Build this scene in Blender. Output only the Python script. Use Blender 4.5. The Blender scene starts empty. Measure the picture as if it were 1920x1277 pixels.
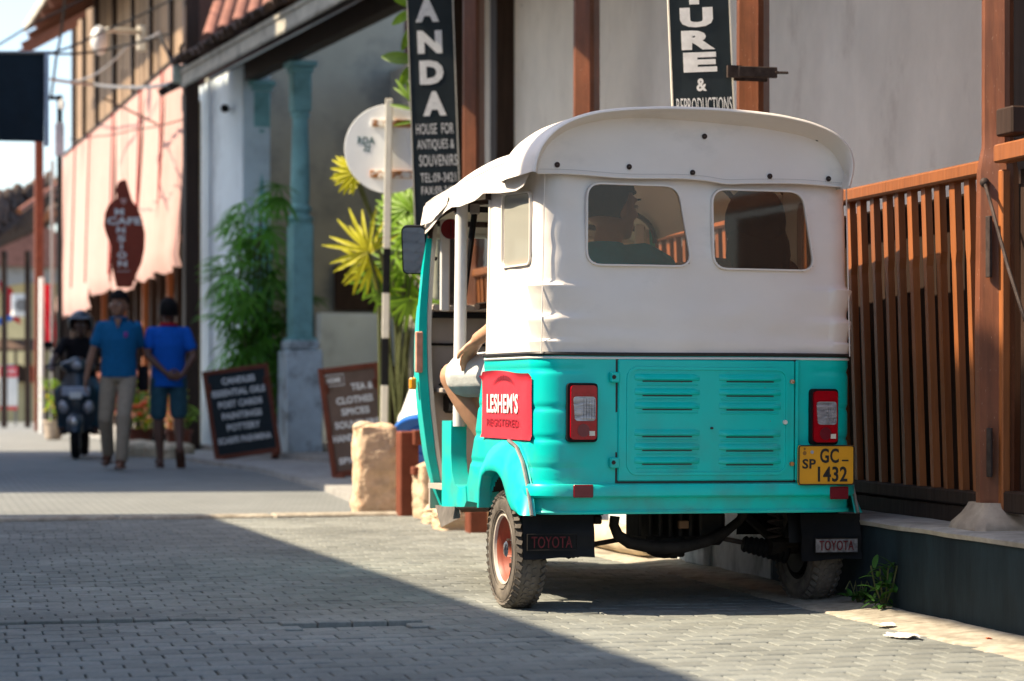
import bpy, bmesh, math, random
from math import sin, cos, pi, radians, sqrt, atan2, exp
from mathutils import Vector, Matrix, noise
random.seed(7)
R = radians
sc = bpy.context.scene
COL = sc.collection
# ---------------------------------------------------------------- camera
F = 4533.0 / 1920.0 * 36.0
CAMZ = 0.77
cam_d = bpy.data.cameras.new('camera')
cam_d.lens = F; cam_d.sensor_width = 36.0
cam_d.shift_y = 89.0 / 1920.0
cam_d.clip_start = 0.1; cam_d.clip_end = 3000
cam_d.dof.use_dof = True
cam_d.dof.focus_distance = 8.3
cam_d.dof.aperture_fstop = 3.6
cam = bpy.data.objects.new('camera', cam_d); COL.objects.link(cam)
cam.location = (0, 0, CAMZ); cam.rotation_euler = (R(90), 0, 0)
sc.camera = cam
# ---------------------------------------------------------------- light: sky + one sun
YAW = R(13.7)                       # direction of the street
UX, UY = -sin(YAW), cos(YAW)        # along the street
NX, NY = cos(YAW), sin(YAW)         # towards the right-hand house
SUN_N, SUN_U, SUN_Z = 1.0, -0.13, -1.15
ldir = Vector((NX * SUN_N + UX * SUN_U, NY * SUN_N + UY * SUN_U, SUN_Z)).normalized()
elev = math.asin(-ldir.z)
w = bpy.data.worlds.new('World'); sc.world = w; w.use_nodes = True
nt = w.node_tree
bg = nt.nodes['Background']
sky = nt.nodes.new('ShaderNodeTexSky'); sky.sky_type = 'NISHITA'; sky.sun_disc = False
sky.sun_elevation = elev
sky.sun_rotation = atan2(-ldir.x, -ldir.y)
sky.air_density = 1.0; sky.dust_density = 1.5; sky.ozone_density = 1.0
nt.links.new(sky.outputs[0], bg.inputs[0]); bg.inputs[1].default_value = 0.15
sl = bpy.data.lights.new('sun', 'SUN'); sl.energy = 5.0; sl.angle = R(0.55); sl.color = (1.0, 0.84, 0.62)
so = bpy.data.objects.new('sun', sl); COL.objects.link(so)
so.rotation_euler = ldir.to_track_quat('-Z', 'Y').to_euler(); so.location = (-10, -5, 20)
sc.view_settings.view_transform = 'Standard'; sc.view_settings.look = 'None'
sc.view_settings.gamma = 1; sc.view_settings.use_curve_mapping = False
sc.view_settings.exposure = 1.08
sc.cycles.use_denoising = True
sc.cycles.max_bounces = 8; sc.cycles.transparent_max_bounces = 12

# ---------------------------------------------------------------- helpers
def P(px, py, d):
    return Vector(((px - 960) / 4533 * d, d, CAMZ + (727 - py) / 4533 * d))
W0 = Vector((1.223, 8.66, 0))
def S(s, n, z=0):
    return Vector((W0.x + UX * s + NX * n, W0.y + UY * s + NY * n, z))

def link_tag(o, label=None, cat=None, group=None, kind=None):
    if label: o['label'] = label
    if cat: o['category'] = cat
    if group: o['group'] = group
    if kind: o['kind'] = kind
    return o
def thing(name, label, cat, loc=(0, 0, 0), rz=0.0, group=None, rot=None):
    o = bpy.data.objects.new(name, None); COL.objects.link(o)
    o.empty_display_size = .1
    o.location = loc; o.rotation_euler = rot if rot else (0, 0, rz)
    return link_tag(o, label, cat, group)
def copy_tree(o, parent=None):
    c = o.copy(); COL.objects.link(c); c.parent = parent
    for ch in list(o.children): copy_tree(ch, c)
    return c
def inst(src, name, parent, loc=(0, 0, 0), rot=(0, 0, 0), scale=(1, 1, 1)):
    o = bpy.data.objects.new(name, src); COL.objects.link(o); o.parent = parent
    o.location = loc; o.rotation_euler = rot; o.scale = scale
    return o

class G:
    def __init__(s): s.v = []; s.f = []; s.mi = []; s.k = 0
    def add(s, vs, fs, M=None):
        b = len(s.v)
        for v in vs:
            v = Vector(v)
            s.v.append(M @ v if M else v)
        for f in fs: s.f.append([b + i for i in f]); s.mi.append(s.k)
        return s
    def box(s, c, d, rot=None, bev=0.0, M=None):
        x, y, z = d[0] / 2, d[1] / 2, d[2] / 2
        T = Matrix.Translation(c)
        if rot is not None:
            from mathutils import Euler
            T = T @ Euler(rot).to_matrix().to_4x4()
        if M: T = M @ T
        if bev <= 0:
            vs = [(-x, -y, -z), (x, -y, -z), (x, y, -z), (-x, y, -z), (-x, -y, z), (x, -y, z), (x, y, z), (-x, y, z)]
            fs = [(0, 3, 2, 1), (4, 5, 6, 7), (0, 1, 5, 4), (1, 2, 6, 5), (2, 3, 7, 6), (3, 0, 4, 7)]
            return s.add(vs, fs, T)
        b = min(bev, x * .9, y * .9, z * .9)
        vs = []; idx = {}
        for sx in (-1, 1):
            for sy in (-1, 1):
                for sz in (-1, 1):
                    for a in range(3):
                        p = [sx * (x - b), sy * (y - b), sz * (z - b)]
                        p[a] = (sx * x, sy * y, sz * z)[a]
                        idx[(sx, sy, sz, a)] = len(vs); vs.append(p)
        fs = []
        I = idx
        for sx in (-1, 1):
            q = [I[(sx, -1, -1, 0)], I[(sx, 1, -1, 0)], I[(sx, 1, 1, 0)], I[(sx, -1, 1, 0)]]
            fs.append(q if sx > 0 else q[::-1])
        for sy in (-1, 1):
            q = [I[(-1, sy, -1, 1)], I[(1, sy, -1, 1)], I[(1, sy, 1, 1)], I[(-1, sy, 1, 1)]]
            fs.append(q if sy < 0 else q[::-1])
        for sz in (-1, 1):
            q = [I[(-1, -1, sz, 2)], I[(1, -1, sz, 2)], I[(1, 1, sz, 2)], I[(-1, 1, sz, 2)]]
            fs.append(q if sz > 0 else q[::-1])
        for sx in (-1, 1):
            for sy in (-1, 1):
                q = [I[(sx, sy, -1, 0)], I[(sx, sy, -1, 1)], I[(sx, sy, 1, 1)], I[(sx, sy, 1, 0)]]
                fs.append(q if sx * sy < 0 else q[::-1])
        for sx in (-1, 1):
            for sz in (-1, 1):
                q = [I[(sx, -1, sz, 0)], I[(sx, 1, sz, 0)], I[(sx, 1, sz, 2)], I[(sx, -1, sz, 2)]]
                fs.append(q if sx * sz > 0 else q[::-1])
        for sy in (-1, 1):
            for sz in (-1, 1):
                q = [I[(-1, sy, sz, 1)], I[(1, sy, sz, 1)], I[(1, sy, sz, 2)], I[(-1, sy, sz, 2)]]
                fs.append(q if sy * sz < 0 else q[::-1])
        for sx in (-1, 1):
            for sy in (-1, 1):
                for sz in (-1, 1):
                    q = [I[(sx, sy, sz, 0)], I[(sx, sy, sz, 1)], I[(sx, sy, sz, 2)]]
                    fs.append(q if sx * sy * sz > 0 else q[::-1])
        return s.add(vs, fs, T)
    def tube(s, pts, r, n=8, M=None, cap=True, flat=None):
        """sweep: r number or list; flat=(a,b) factor for an elliptic section"""
        pts = [Vector(p) for p in pts]; m = len(pts)
        rs = r if isinstance(r, (list, tuple)) else [r] * m
        vs = []; fs = []
        t0 = (pts[1] - pts[0]).normalized()
        up = Vector((0, 0, 1)) if abs(t0.z) < .9 else Vector((0, 1, 0))
        nx = t0.cross(up).normalized()
        for i in range(m):
            if i == 0: t = t0
            elif i == m - 1: t = (pts[-1] - pts[-2]).normalized()
            else: t = ((pts[i] - pts[i - 1]).normalized() + (pts[i + 1] - pts[i]).normalized()).normalized()
            nx = (nx - t * nx.dot(t)).normalized(); ny = nx.cross(t)
            fa, fb = flat if flat else (1, 1)
            for k in range(n):
                a = 2 * pi * k / n
                vs.append(pts[i] + nx * cos(a) * rs[i] * fa + ny * sin(a) * rs[i] * fb)
        for i in range(m - 1):
            for k in range(n):
                a, b = i * n + k, i * n + (k + 1) % n
                fs.append((a, a + n, b + n, b))
        if cap:
            fs.append(tuple(range(n))); fs.append(tuple((m - 1) * n + k for k in reversed(range(n))))
        return s.add(vs, fs, M)
    def lathe(s, prof, c=(0, 0, 0), n=20, M=None, axis='z', a0=0, a1=2 * pi):
        full = abs(a1 - a0 - 2 * pi) < 1e-6
        cnt = n if full else n + 1
        vs = []; fs = []
        for (r, z) in prof:
            for k in range(cnt):
                a = a0 + (a1 - a0) * k / n
                if axis == 'z': vs.append((c[0] + r * cos(a), c[1] + r * sin(a), c[2] + z))
                elif axis == 'x': vs.append((c[0] + z, c[1] + r * cos(a), c[2] + r * sin(a)))
                else: vs.append((c[0] + r * sin(a), c[1] + z, c[2] + r * cos(a)))
        for i in range(len(prof) - 1):
            for k in range(n):
                a = i * cnt + k; b = i * cnt + (k + 1) % cnt
                fs.append((a, b, b + cnt, a + cnt))
        return s.add(vs, fs, M)
    def ell(s, c, r, n=12, m=8, M=None, rot=None):
        vs = []; fs = []
        T = Matrix.Translation(c)
        if rot is not None:
            from mathutils import Euler
            T = T @ Euler(rot).to_matrix().to_4x4()
        if M: T = M @ T
        for j in range(m + 1):
            t = pi * j / m
            for k in range(n):
                a = 2 * pi * k / n
                vs.append((r[0] * sin(t) * cos(a), r[1] * sin(t) * sin(a), -r[2] * cos(t)))
        for j in range(m):
            for k in range(n):
                a, b = j * n + k, j * n + (k + 1) % n
                fs.append((a, b, b + n, a + n))
        return s.add(vs, fs, T)
    def rings(s, rg, cap=True, M=None, closed=True):
        """rg: list of rings (lists of points, same count)"""
        n = len(rg[0]); vs = [p for r_ in rg for p in r_]; fs = []
        kk = n if closed else n - 1
        for i in range(len(rg) - 1):
            for k in range(kk):
                a, b = i * n + k, i * n + (k + 1) % n
                fs.append((a, b, b + n, a + n))
        if cap and closed:
            fs.append(tuple(reversed(range(n)))); fs.append(tuple((len(rg) - 1) * n + k for k in range(n)))
        return s.add(vs, fs, M)
    def prism(s, poly, y0, y1, M=None):
        """poly in (x, z); extruded from y0 to y1"""
        n = len(poly)
        vs = [(p[0], y0, p[1]) for p in poly] + [(p[0], y1, p[1]) for p in poly]
        fs = [tuple(range(n)), tuple(n + k for k in reversed(range(n)))]
        for k in range(n):
            b = (k + 1) % n
            fs.append((k, n + k, n + b, b))
        return s.add(vs, fs, M)
    def ribbon(s, poly, wdt, y0, y1, closed=True, M=None):
        """raised band following poly (x,z), from inner to outer offset"""
        n = len(poly); inn = []; out = []
        for i in range(n):
            a = Vector(poly[i - 1]) if closed or i > 0 else Vector(poly[0])
            b = Vector(poly[(i + 1) % n]) if closed or i < n - 1 else Vector(poly[-1])
            t = (b - a).normalized(); nn = Vector((t.y, -t.x)); p = Vector(poly[i])
            inn.append(p - nn * wdt / 2); out.append(p + nn * wdt / 2)
        vs = []
        for i in range(n):
            m = (inn[i] + out[i]) / 2
            vs += [(inn[i].x, y1, inn[i].y), (inn[i].x * .8 + m.x * .2, y0, inn[i].y * .8 + m.y * .2),
                   (out[i].x * .8 + m.x * .2, y0, out[i].y * .8 + m.y * .2), (out[i].x, y1, out[i].y)]
        fs = []
        for i in range(n if closed else n - 1):
            a = i * 4; b = ((i + 1) % n) * 4
            for k in range(3): fs.append((a + k, a + k + 1, b + k + 1, b + k))
        return s.add(vs, fs, M)
    def grid(s, fn, nu, nv, keep=None, M=None):
        vs = [fn(i / nu, j / nv) for j in range(nv + 1) for i in range(nu + 1)]
        fs = []
        for j in range(nv):
            for i in range(nu):
                if keep and not keep((i + .5) / nu, (j + .5) / nv): continue
                a = j * (nu + 1) + i
                fs.append((a, a + 1, a + nu + 2, a + nu + 1))
        return s.add(vs, fs, M)
    def text(s, st, cx, cz, wd, ht, y=0.0, bold=0.0, depth=0.0015, M=None, shear=0.0, rot=0.0):
        cu = bpy.data.curves.new('t', 'FONT'); cu.body = st; cu.size = 1; cu.offset = bold
        cu.extrude = .5; cu.resolution_u = 3; cu.space_character = 1.05
        ob = bpy.data.objects.new('t', cu)
        me = bpy.data.meshes.new_from_object(ob)
        vs = [v.co.copy() for v in me.vertices]
        fs = [tuple(p.vertices) for p in me.polygons]
        if vs:
            x0 = min(v.x for v in vs); x1 = max(v.x for v in vs); y0 = min(v.y for v in vs); y1 = max(v.y for v in vs)
            out = []
            sx = wd / max(x1 - x0, 1e-6); sy = ht / max(y1 - y0, 1e-6)
            if wd <= 0: sx = sy * .95
            for v in vs:
                a = (v.x - (x0 + x1) / 2) * sx; b = (v.y - (y0 + y1) / 2) * sy
                a += shear * b
                a, b = a * cos(rot) - b * sin(rot), a * sin(rot) + b * cos(rot)
                out.append((cx + a, y - v.z * depth * 2, cz + b))
            s.add(out, fs, M)
        bpy.data.objects.remove(ob); bpy.data.meshes.remove(me); bpy.data.curves.remove(cu)
        return s
    def mesh(s, name, mat, smooth=35):
        me = bpy.data.meshes.new(name)
        me.from_pydata([tuple(v) for v in s.v], [], s.f)
        mats = mat if isinstance(mat, (list, tuple)) else [mat]
        for m in mats: me.materials.append(m)
        if len(mats) > 1: me.polygons.foreach_set('material_index', s.mi)
        bm = bmesh.new(); bm.from_mesh(me)
        bmesh.ops.recalc_face_normals(bm, faces=bm.faces)
        bm.to_mesh(me); bm.free()
        if smooth:
            me.polygons.foreach_set('use_smooth', [True] * len(me.polygons))
            me.set_sharp_from_angle(angle=R(smooth))
        me.update()
        return me
    def build(s, name, mat, parent=None, smooth=35, label=None, loc=(0, 0, 0), rot=(0, 0, 0)):
        o = bpy.data.objects.new(name, s.mesh(name, mat, smooth)); COL.objects.link(o)
        o.parent = parent; o.location = loc; o.rotation_euler = rot
        if label: o['label'] = label
        return o

def rrect(x0, x1, z0, z1, r, n=5, top_in=0.0, tl=0.0):
    """rounded rectangle; top_in pulls the right top corner in"""
    pts = []
    cs = [(x1 - r, z0 + r, -90), (x1 - r - top_in, z1 - r, 0), (x0 + r + tl, z1 - r, 90), (x0 + r, z0 + r, 180)]
    for cx, cz, a in cs:
        for k in range(n + 1):
            t = R(a + 90 * k / n); pts.append((cx + r * cos(t), cz + r * sin(t)))
    return pts
def rpoly(c, r, n=5):
    """round the corners of polygon c"""
    out = []
    m = len(c)
    for i in range(m):
        p = Vector(c[i]); a = (Vector(c[i - 1]) - p).normalized(); b = (Vector(c[(i + 1) % m]) - p).normalized()
        A = p + a * r; B = p + b * r
        for k in range(n + 1):
            t = k / n
            q = A * (1 - t) ** 2 + p * 2 * t * (1 - t) + B * t * t
            out.append((q.x, q.y))
    return out
def inside(p, poly):
    x, y = p; c = False; j = len(poly) - 1
    for i in range(len(poly)):
        xi, yi = poly[i]; xj, yj = poly[j]
        if (yi > y) != (yj > y) and x < (xj - xi) * (y - yi) / (yj - yi) + xi: c = not c
        j = i
    return c
def lerp(a, b, t): return a + (b - a) * t
def interp(tab, x):
    if x <= tab[0][0]: return tab[0][1]
    for i in range(len(tab) - 1):
        if x <= tab[i + 1][0]:
            t = (x - tab[i][0]) / (tab[i + 1][0] - tab[i][0])
            return lerp(tab[i][1], tab[i + 1][1], t)
    return tab[-1][1]
def smooth_step(a, b, x):
    t = max(0, min(1, (x - a) / (b - a))); return t * t * (3 - 2 * t)

# ---------------------------------------------------------------- materials
def mat(name, col, rough=.6, var=.15, scale=12, bump=.15, metal=0, spec=.5, stretch=(1, 1, 1), rnd=0.0,
        col2=None, c2=(.5, .7), s2=3.0, coat=0.0, island=False, trans=0.0, pos=None, dust=None, bscale=None, detail=6, speck=None, sss=0):
    m = bpy.data.materials.new(name); m.use_nodes = True; n = m.node_tree.nodes; l = m.node_tree.links
    b = n['Principled BSDF']; b.inputs['Roughness'].default_value = rough; b.inputs['Metallic'].default_value = metal
    b.inputs['Specular IOR Level'].default_value = spec if rough < .55 else min(spec, .2); b.inputs['Coat Weight'].default_value = coat
    b.inputs['Coat Roughness'].default_value = .12
    tc = n.new('ShaderNodeTexCoord'); mp = n.new('ShaderNodeMapping'); mp.inputs['Scale'].default_value = stretch
    l.new(tc.outputs['Object'], mp.inputs[0])
    nz = n.new('ShaderNodeTexNoise'); nz.inputs['Scale'].default_value = scale; nz.inputs['Detail'].default_value = detail
    nz.inputs['Roughness'].default_value = .6
    l.new(mp.outputs[0], nz.inputs['Vector'])
    cr = n.new('ShaderNodeMix'); cr.data_type = 'RGBA'
    c = Vector(col[:3])
    cr.inputs['A'].default_value = (*(c * (1 - var)), 1); cr.inputs['B'].default_value = (*[min(1, x) for x in c * (1 + var)], 1)
    mr = n.new('ShaderNodeMapRange'); mr.inputs['From Min'].default_value = .3; mr.inputs['From Max'].default_value = .7
    l.new(nz.outputs[0], mr.inputs[0]); l.new(mr.outputs[0], cr.inputs['Factor'])
    out = cr.outputs['Result']
    if col2 is not None:
        nz2 = n.new('ShaderNodeTexNoise'); nz2.inputs['Scale'].default_value = s2; nz2.inputs['Detail'].default_value = 8
        nz2.inputs['Roughness'].default_value = .65
        l.new(mp.outputs[0], nz2.inputs['Vector'])
        m2 = n.new('ShaderNodeMapRange'); m2.inputs['From Min'].default_value = c2[0]; m2.inputs['From Max'].default_value = c2[1]
        l.new(nz2.outputs[0], m2.inputs[0])
        x = n.new('ShaderNodeMix'); x.data_type = 'RGBA'; x.inputs['B'].default_value = (*col2[:3], 1)
        l.new(m2.outputs[0], x.inputs['Factor']); l.new(out, x.inputs['A']); out = x.outputs['Result']
    if speck is not None:
        vz = n.new('ShaderNodeTexVoronoi'); vz.inputs['Scale'].default_value = speck[1]
        l.new(mp.outputs[0], vz.inputs['Vector'])
        m3 = n.new('ShaderNodeMapRange'); m3.inputs['From Min'].default_value = speck[2]; m3.inputs['From Max'].default_value = speck[2] * .5
        l.new(vz.outputs['Distance'], m3.inputs[0])
        x = n.new('ShaderNodeMix'); x.data_type = 'RGBA'; x.inputs['B'].default_value = (*speck[0], 1)
        l.new(m3.outputs[0], x.inputs['Factor']); l.new(out, x.inputs['A']); out = x.outputs['Result']
    if rnd:
        if island:
            gi = n.new('ShaderNodeNewGeometry'); src = gi.outputs['Random Per Island']
            oi = n.new('ShaderNodeObjectInfo'); ad = n.new('ShaderNodeMath'); ad.operation = 'ADD'
            l.new(src, ad.inputs[0]); l.new(oi.outputs['Random'], ad.inputs[1])
            fr = n.new('ShaderNodeMath'); fr.operation = 'FRACT'; l.new(ad.outputs[0], fr.inputs[0]); src = fr.outputs[0]
        else:
            oi = n.new('ShaderNodeObjectInfo'); src = oi.outputs['Random']
        m4 = n.new('ShaderNodeMapRange'); m4.inputs['To Min'].default_value = 1 - rnd; m4.inputs['To Max'].default_value = 1 + rnd
        l.new(src, m4.inputs[0])
        hs = n.new('ShaderNodeHueSaturation'); l.new(m4.outputs[0], hs.inputs['Value']); l.new(out, hs.inputs['Color']); out = hs.outputs[0]
    if pos is not None:                          # broad uneven tone over the whole surface: (scale, low, high)
        gp = n.new('ShaderNodeNewGeometry'); pn = n.new('ShaderNodeTexNoise'); pn.inputs['Scale'].default_value = pos[0]
        pn.inputs['Detail'].default_value = 7; pn.inputs['Roughness'].default_value = .65
        l.new(gp.outputs['Position'], pn.inputs['Vector'])
        m5 = n.new('ShaderNodeMapRange'); m5.inputs['From Min'].default_value = .35; m5.inputs['From Max'].default_value = .65
        m5.inputs['To Min'].default_value = pos[1]; m5.inputs['To Max'].default_value = pos[2]
        l.new(pn.outputs[0], m5.inputs[0]); x = n.new('ShaderNodeMix'); x.data_type = 'RGBA'; x.blend_type = 'MULTIPLY'; x.inputs['Factor'].default_value = 1
        l.new(out, x.inputs['A']); l.new(m5.outputs[0], x.inputs['B']); out = x.outputs['Result']
    if dust is not None:                         # road dust and grime splashed on the lowest part: (colour, top height, amount)
        gp = n.new('ShaderNodeNewGeometry'); sx_ = n.new('ShaderNodeSeparateXYZ'); l.new(gp.outputs['Position'], sx_.inputs[0])
        m6 = n.new('ShaderNodeMapRange'); m6.inputs['From Min'].default_value = dust[1]; m6.inputs['From Max'].default_value = dust[1] * .45
        l.new(sx_.outputs['Z'], m6.inputs[0]); pn = n.new('ShaderNodeTexNoise'); pn.inputs['Scale'].default_value = 9; pn.inputs['Detail'].default_value = 9
        l.new(gp.outputs['Position'], pn.inputs['Vector']); m7 = n.new('ShaderNodeMapRange'); m7.inputs['From Min'].default_value = .42; m7.inputs['From Max'].default_value = .7
        l.new(pn.outputs[0], m7.inputs[0]); mu = n.new('ShaderNodeMath'); mu.operation = 'MULTIPLY'; l.new(m6.outputs[0], mu.inputs[0]); l.new(m7.outputs[0], mu.inputs[1])
        mv = n.new('ShaderNodeMath'); mv.operation = 'MULTIPLY'; mv.inputs[1].default_value = dust[2]; l.new(mu.outputs[0], mv.inputs[0])
        x = n.new('ShaderNodeMix'); x.data_type = 'RGBA'; x.inputs['B'].default_value = (*dust[0], 1)
        l.new(mv.outputs[0], x.inputs['Factor']); l.new(out, x.inputs['A']); out = x.outputs['Result']
    l.new(out, b.inputs['Base Color'])
    if bump:
        bp = n.new('ShaderNodeBump'); bp.inputs['Strength'].default_value = bump; bp.inputs['Distance'].default_value = .01
        if bscale:
            nb = n.new('ShaderNodeTexNoise'); nb.inputs['Scale'].default_value = bscale; nb.inputs['Detail'].default_value = 5
            l.new(mp.outputs[0], nb.inputs['Vector']); l.new(nb.outputs[0], bp.inputs['Height'])
        else: l.new(nz.outputs[0], bp.inputs['Height'])
        l.new(bp.outputs[0], b.inputs['Normal'])
    if sss:
        b.inputs['Subsurface Weight'].default_value = sss; b.inputs['Subsurface Radius'].default_value = (.02, .008, .004)
    if trans:                                   # thin leaf or cloth letting light through
        tr = n.new('ShaderNodeBsdfTranslucent'); l.new(out, tr.inputs[0])
        mx = n.new('ShaderNodeMixShader'); mx.inputs[0].default_value = trans
        l.new(b.outputs[0], mx.inputs[1]); l.new(tr.outputs[0], mx.inputs[2]); l.new(mx.outputs[0], n['Material Output'].inputs[0])
    return m
def glass(name, tint, haze=(.5, .45, .4), hz=.08, refl=.12):
    m = bpy.data.materials.new(name); m.use_nodes = True; n = m.node_tree.nodes; l = m.node_tree.links
    n.remove(n['Principled BSDF'])
    tr = n.new('ShaderNodeBsdfTransparent'); tr.inputs[0].default_value = (*tint, 1)
    df = n.new('ShaderNodeBsdfDiffuse'); df.inputs[0].default_value = (*haze, 1)
    gl = n.new('ShaderNodeBsdfGlossy'); gl.inputs['Roughness'].default_value = .05
    a = n.new('ShaderNodeMixShader'); a.inputs[0].default_value = hz
    b = n.new('ShaderNodeMixShader'); b.inputs[0].default_value = refl
    l.new(tr.outputs[0], a.inputs[1]); l.new(df.outputs[0], a.inputs[2])
    l.new(a.outputs[0], b.inputs[1]); l.new(gl.outputs[0], b.inputs[2]); l.new(b.outputs[0], n['Material Output'].inputs[0])
    return m

M_ = {}
def defm():
    D = M_
    D['paver'] = mat('paver', (.225, .235, .215), .85, .16, 60, .3, rnd=.12, island=True, col2=(.15, .165, .165), c2=(.5, .75), s2=9, speck=((.34, .34, .32), 160, .14), pos=(.9, .78, 1.16))
    D['road'] = mat('road_bed', (.09, .08, .07), .9, .25, 40, .4)
    D['roadfar'] = None
    D['kerb'] = mat('kerb_stone', (.4, .36, .29), .9, .25, 25, .5, col2=(.2, .17, .13), s2=7, rnd=.06, pos=(2.2, .75, 1.1))
    D['concrete'] = mat('concrete', (.34, .33, .31), .85, .18, 14, .3, col2=(.2, .19, .18), s2=2.5)
    D['plinth_shaded'] = mat('plinth_shade_colour', (.012, .024, .032), .75, .3, 10, .3, col2=(.006, .012, .017), s2=4, stretch=(1, 1, .35))  # shade on the near plinth, painted in as a near-black colour
    D['plinth_sunlit'] = mat('plinth_sunlit_plaster', (.6, .62, .63), .85, .14, 22, .3, col2=(.24, .26, .27), s2=6, stretch=(1, 1, .5))  # sunlight under the three wheeler, painted in as paler plaster
    D['plaster'] = mat('old_white_plaster', (.8, .735, .65), .9, .06, 3, .4, col2=(.55, .47, .4), c2=(.56, .8), s2=2.4, stretch=(1, 1, .6), pos=(.7, .88, 1.08), bscale=9, speck=((.2, .17, .15), 3.5, .045))
    D['plaster_blue'] = mat('bluish_white_plaster', (.8, .9, .94), .9, .06, 3, .15, col2=(.4, .45, .48), c2=(.55, .85), s2=1.2, bscale=9)
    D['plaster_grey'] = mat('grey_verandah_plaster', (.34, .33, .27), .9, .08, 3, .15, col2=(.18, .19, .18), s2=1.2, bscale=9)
    D['wood'] = mat('red_brown_timber', (.165, .056, .024), .42, .25, 5, .25, stretch=(9, 9, .7), rnd=.14, col2=(.2, .06, .025), s2=3, coat=.12, speck=((.55, .4, .3), 26, .09), pos=(3, .7, 1.15))
    D['wood_o'] = mat('orange_baluster_timber', (.27, .088, .025), .45, .25, 5, .2, stretch=(9, 9, .7), rnd=.22, col2=(.3, .1, .03), s2=3)
    D['wood_d'] = mat('dark_timber', (.036, .021, .015), .6, .3, 5, .3, stretch=(6, 6, .6), rnd=.2)
    D['wood_g'] = mat('weathered_grey_boards', (.3, .21, .14), .85, .35, 5, .4, stretch=(7, 7, .6), rnd=.3, col2=(.13, .09, .065), s2=2.5)
    D['iron'] = mat('rusty_iron', (.06, .045, .04), .7, .4, 30, .3, metal=.4)
    D['black_paint'] = mat('black_sign_paint', (.018, .026, .03), .55, .2, 8, .05)
    D['letter'] = mat('white_sign_paint', (.78, .78, .76), .7, .12, 30, 0)
    D['cream'] = mat('cream_paint', (.72, .68, .58), .7, .08, 12, .1, col2=(.5, .42, .32), c2=(.6, .8))
    D['foot'] = mat('stone_footing', (.4, .33, .26), .8, .2, 20, .4, col2=(.25, .2, .16))
    D['stone'] = mat('sandstone', (.6, .44, .3), .9, .25, 9, 1.0, col2=(.45, .27, .16), s2=6, bscale=22, rnd=.1)
    D['log'] = mat('pale_log', (.6, .5, .36), .85, .15, 8, .5, col2=(.4, .3, .2), s2=5)
    D['teal'] = mat('turquoise_paint', (.0, .62, .55), .38, .05, 5, .02, spec=.3, coat=.1, col2=(.003, .46, .42), c2=(.62, .8), s2=4, bscale=2, dust=((.13, .17, .14), .8, .4), speck=((.2, .1, .05), 17, .035))
    D['canvas'] = mat('white_canvas', (.84, .775, .70), .45, .03, 4, .55, spec=.3, bscale=3.2, col2=(.66, .61, .55), c2=(.56, .8), s2=2.5, stretch=(1, 1, 1.6))
    D['white_tube'] = mat('white_enamel', (.78, .78, .76), .4, .05, 10, .02)
    D['cabin'] = mat('cabin_beige_paint', (.46, .4, .35), .6, .08, 8, .05, col2=(.35, .29, .24), c2=(.6, .8))
    D['rubber'] = mat('tyre_rubber', (.12, .105, .09), .8, .3, 30, .2, col2=(.24, .21, .17), c2=(.5, .75), s2=8)
    D['blackrub'] = mat('black_rubber', (.007, .007, .008), .6, .3, 20, .1)
    D['rim_red'] = mat('red_oxide_rim', (.32, .07, .035), .5, .2, 12, .1)
    D['rim_white'] = mat('cream_rim_edge', (.6, .54, .47), .5, .15, 15, .1, col2=(.3, .16, .1), c2=(.6, .75))
    D['chrome'] = mat('chrome', (.7, .7, .7), .15, .05, 10, 0, metal=1)
    D['steel'] = mat('dull_steel', (.3, .29, .28), .5, .2, 20, .1, metal=.8)
    D['engine'] = mat('oily_metal', (.02, .017, .015), .75, .4, 20, .3, metal=0)
    D['red_lens'] = mat('red_lens', (.38, .001, .008), .2, .15, 40, .05, coat=.12, spec=.3)
    D['dred'] = mat('dark_red_reflector', (.16, .004, .012), .3, .1, 40, 0)
    D['clear_lens'] = mat('clear_lens', (.34, .34, .36), .12, .5, 26, .6, coat=.8, stretch=(1, 1, 4), metal=.5)
    D['red_vinyl'] = mat('red_vinyl', (.72, .035, .06), .45, .06, 10, .15)
    D['red_dark'] = mat('dark_red_print', (.3, .012, .03), .5, .1, 10, 0)
    D['white_print'] = mat('white_print', (.82, .8, .78), .5, .03, 10, 0)
    D['yellow'] = mat('yellow_plate', (.78, .36, .012), .45, .08, 12, .03)
    D['black_print'] = mat('black_print', (.015, .014, .014), .5, .1, 10, 0)
    D['glass_r'] = glass('brown_clear_vinyl', (.7, .58, .48), (.55, .36, .25), .09, .03)
    D['glass_s'] = glass('milky_side_vinyl', (.62, .6, .52), (.6, .6, .52), .5, .06)
    D['glass_w'] = glass('windscreen', (.88, .93, .9), (.5, .5, .5), .05, .1)
    D['skin'] = mat('brown_skin', (.26, .13, .08), .5, .08, 20, .05, sss=.08)
    D['skin_l'] = mat('tan_skin', (.6, .33, .2), .5, .08, 20, .05, sss=.08)
    D['skin_d'] = mat('dark_brown_skin', (.11, .05, .032), .5, .08, 20, .05)
    D['hair'] = mat('black_hair', (.008, .007, .007), .8, .3, 60, .3, spec=.15)
    D['blue_polo'] = mat('blue_polo_cloth', (.006, .11, .27), .85, .12, 25, .25)
    D['blue_tee'] = mat('blue_t_shirt_cloth', (.003, .09, .46), .85, .12, 25, .25)
    D['khaki'] = mat('khaki_cloth', (.3, .25, .19), .85, .14, 20, .35)
    D['denim'] = mat('denim_cloth', (.03, .09, .13), .85, .2, 25, .3)
    D['black_cloth'] = mat('black_cloth', (.012, .01, .012), .9, .2, 25, .2)
    D['teal_cloth'] = mat('teal_cloth', (.0, .42, .68), .85, .12, 25, .25)
    D['white_cloth'] = mat('pale_grey_shorts_cloth', (.62, .64, .62), .85, .08, 25, .35)
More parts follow.
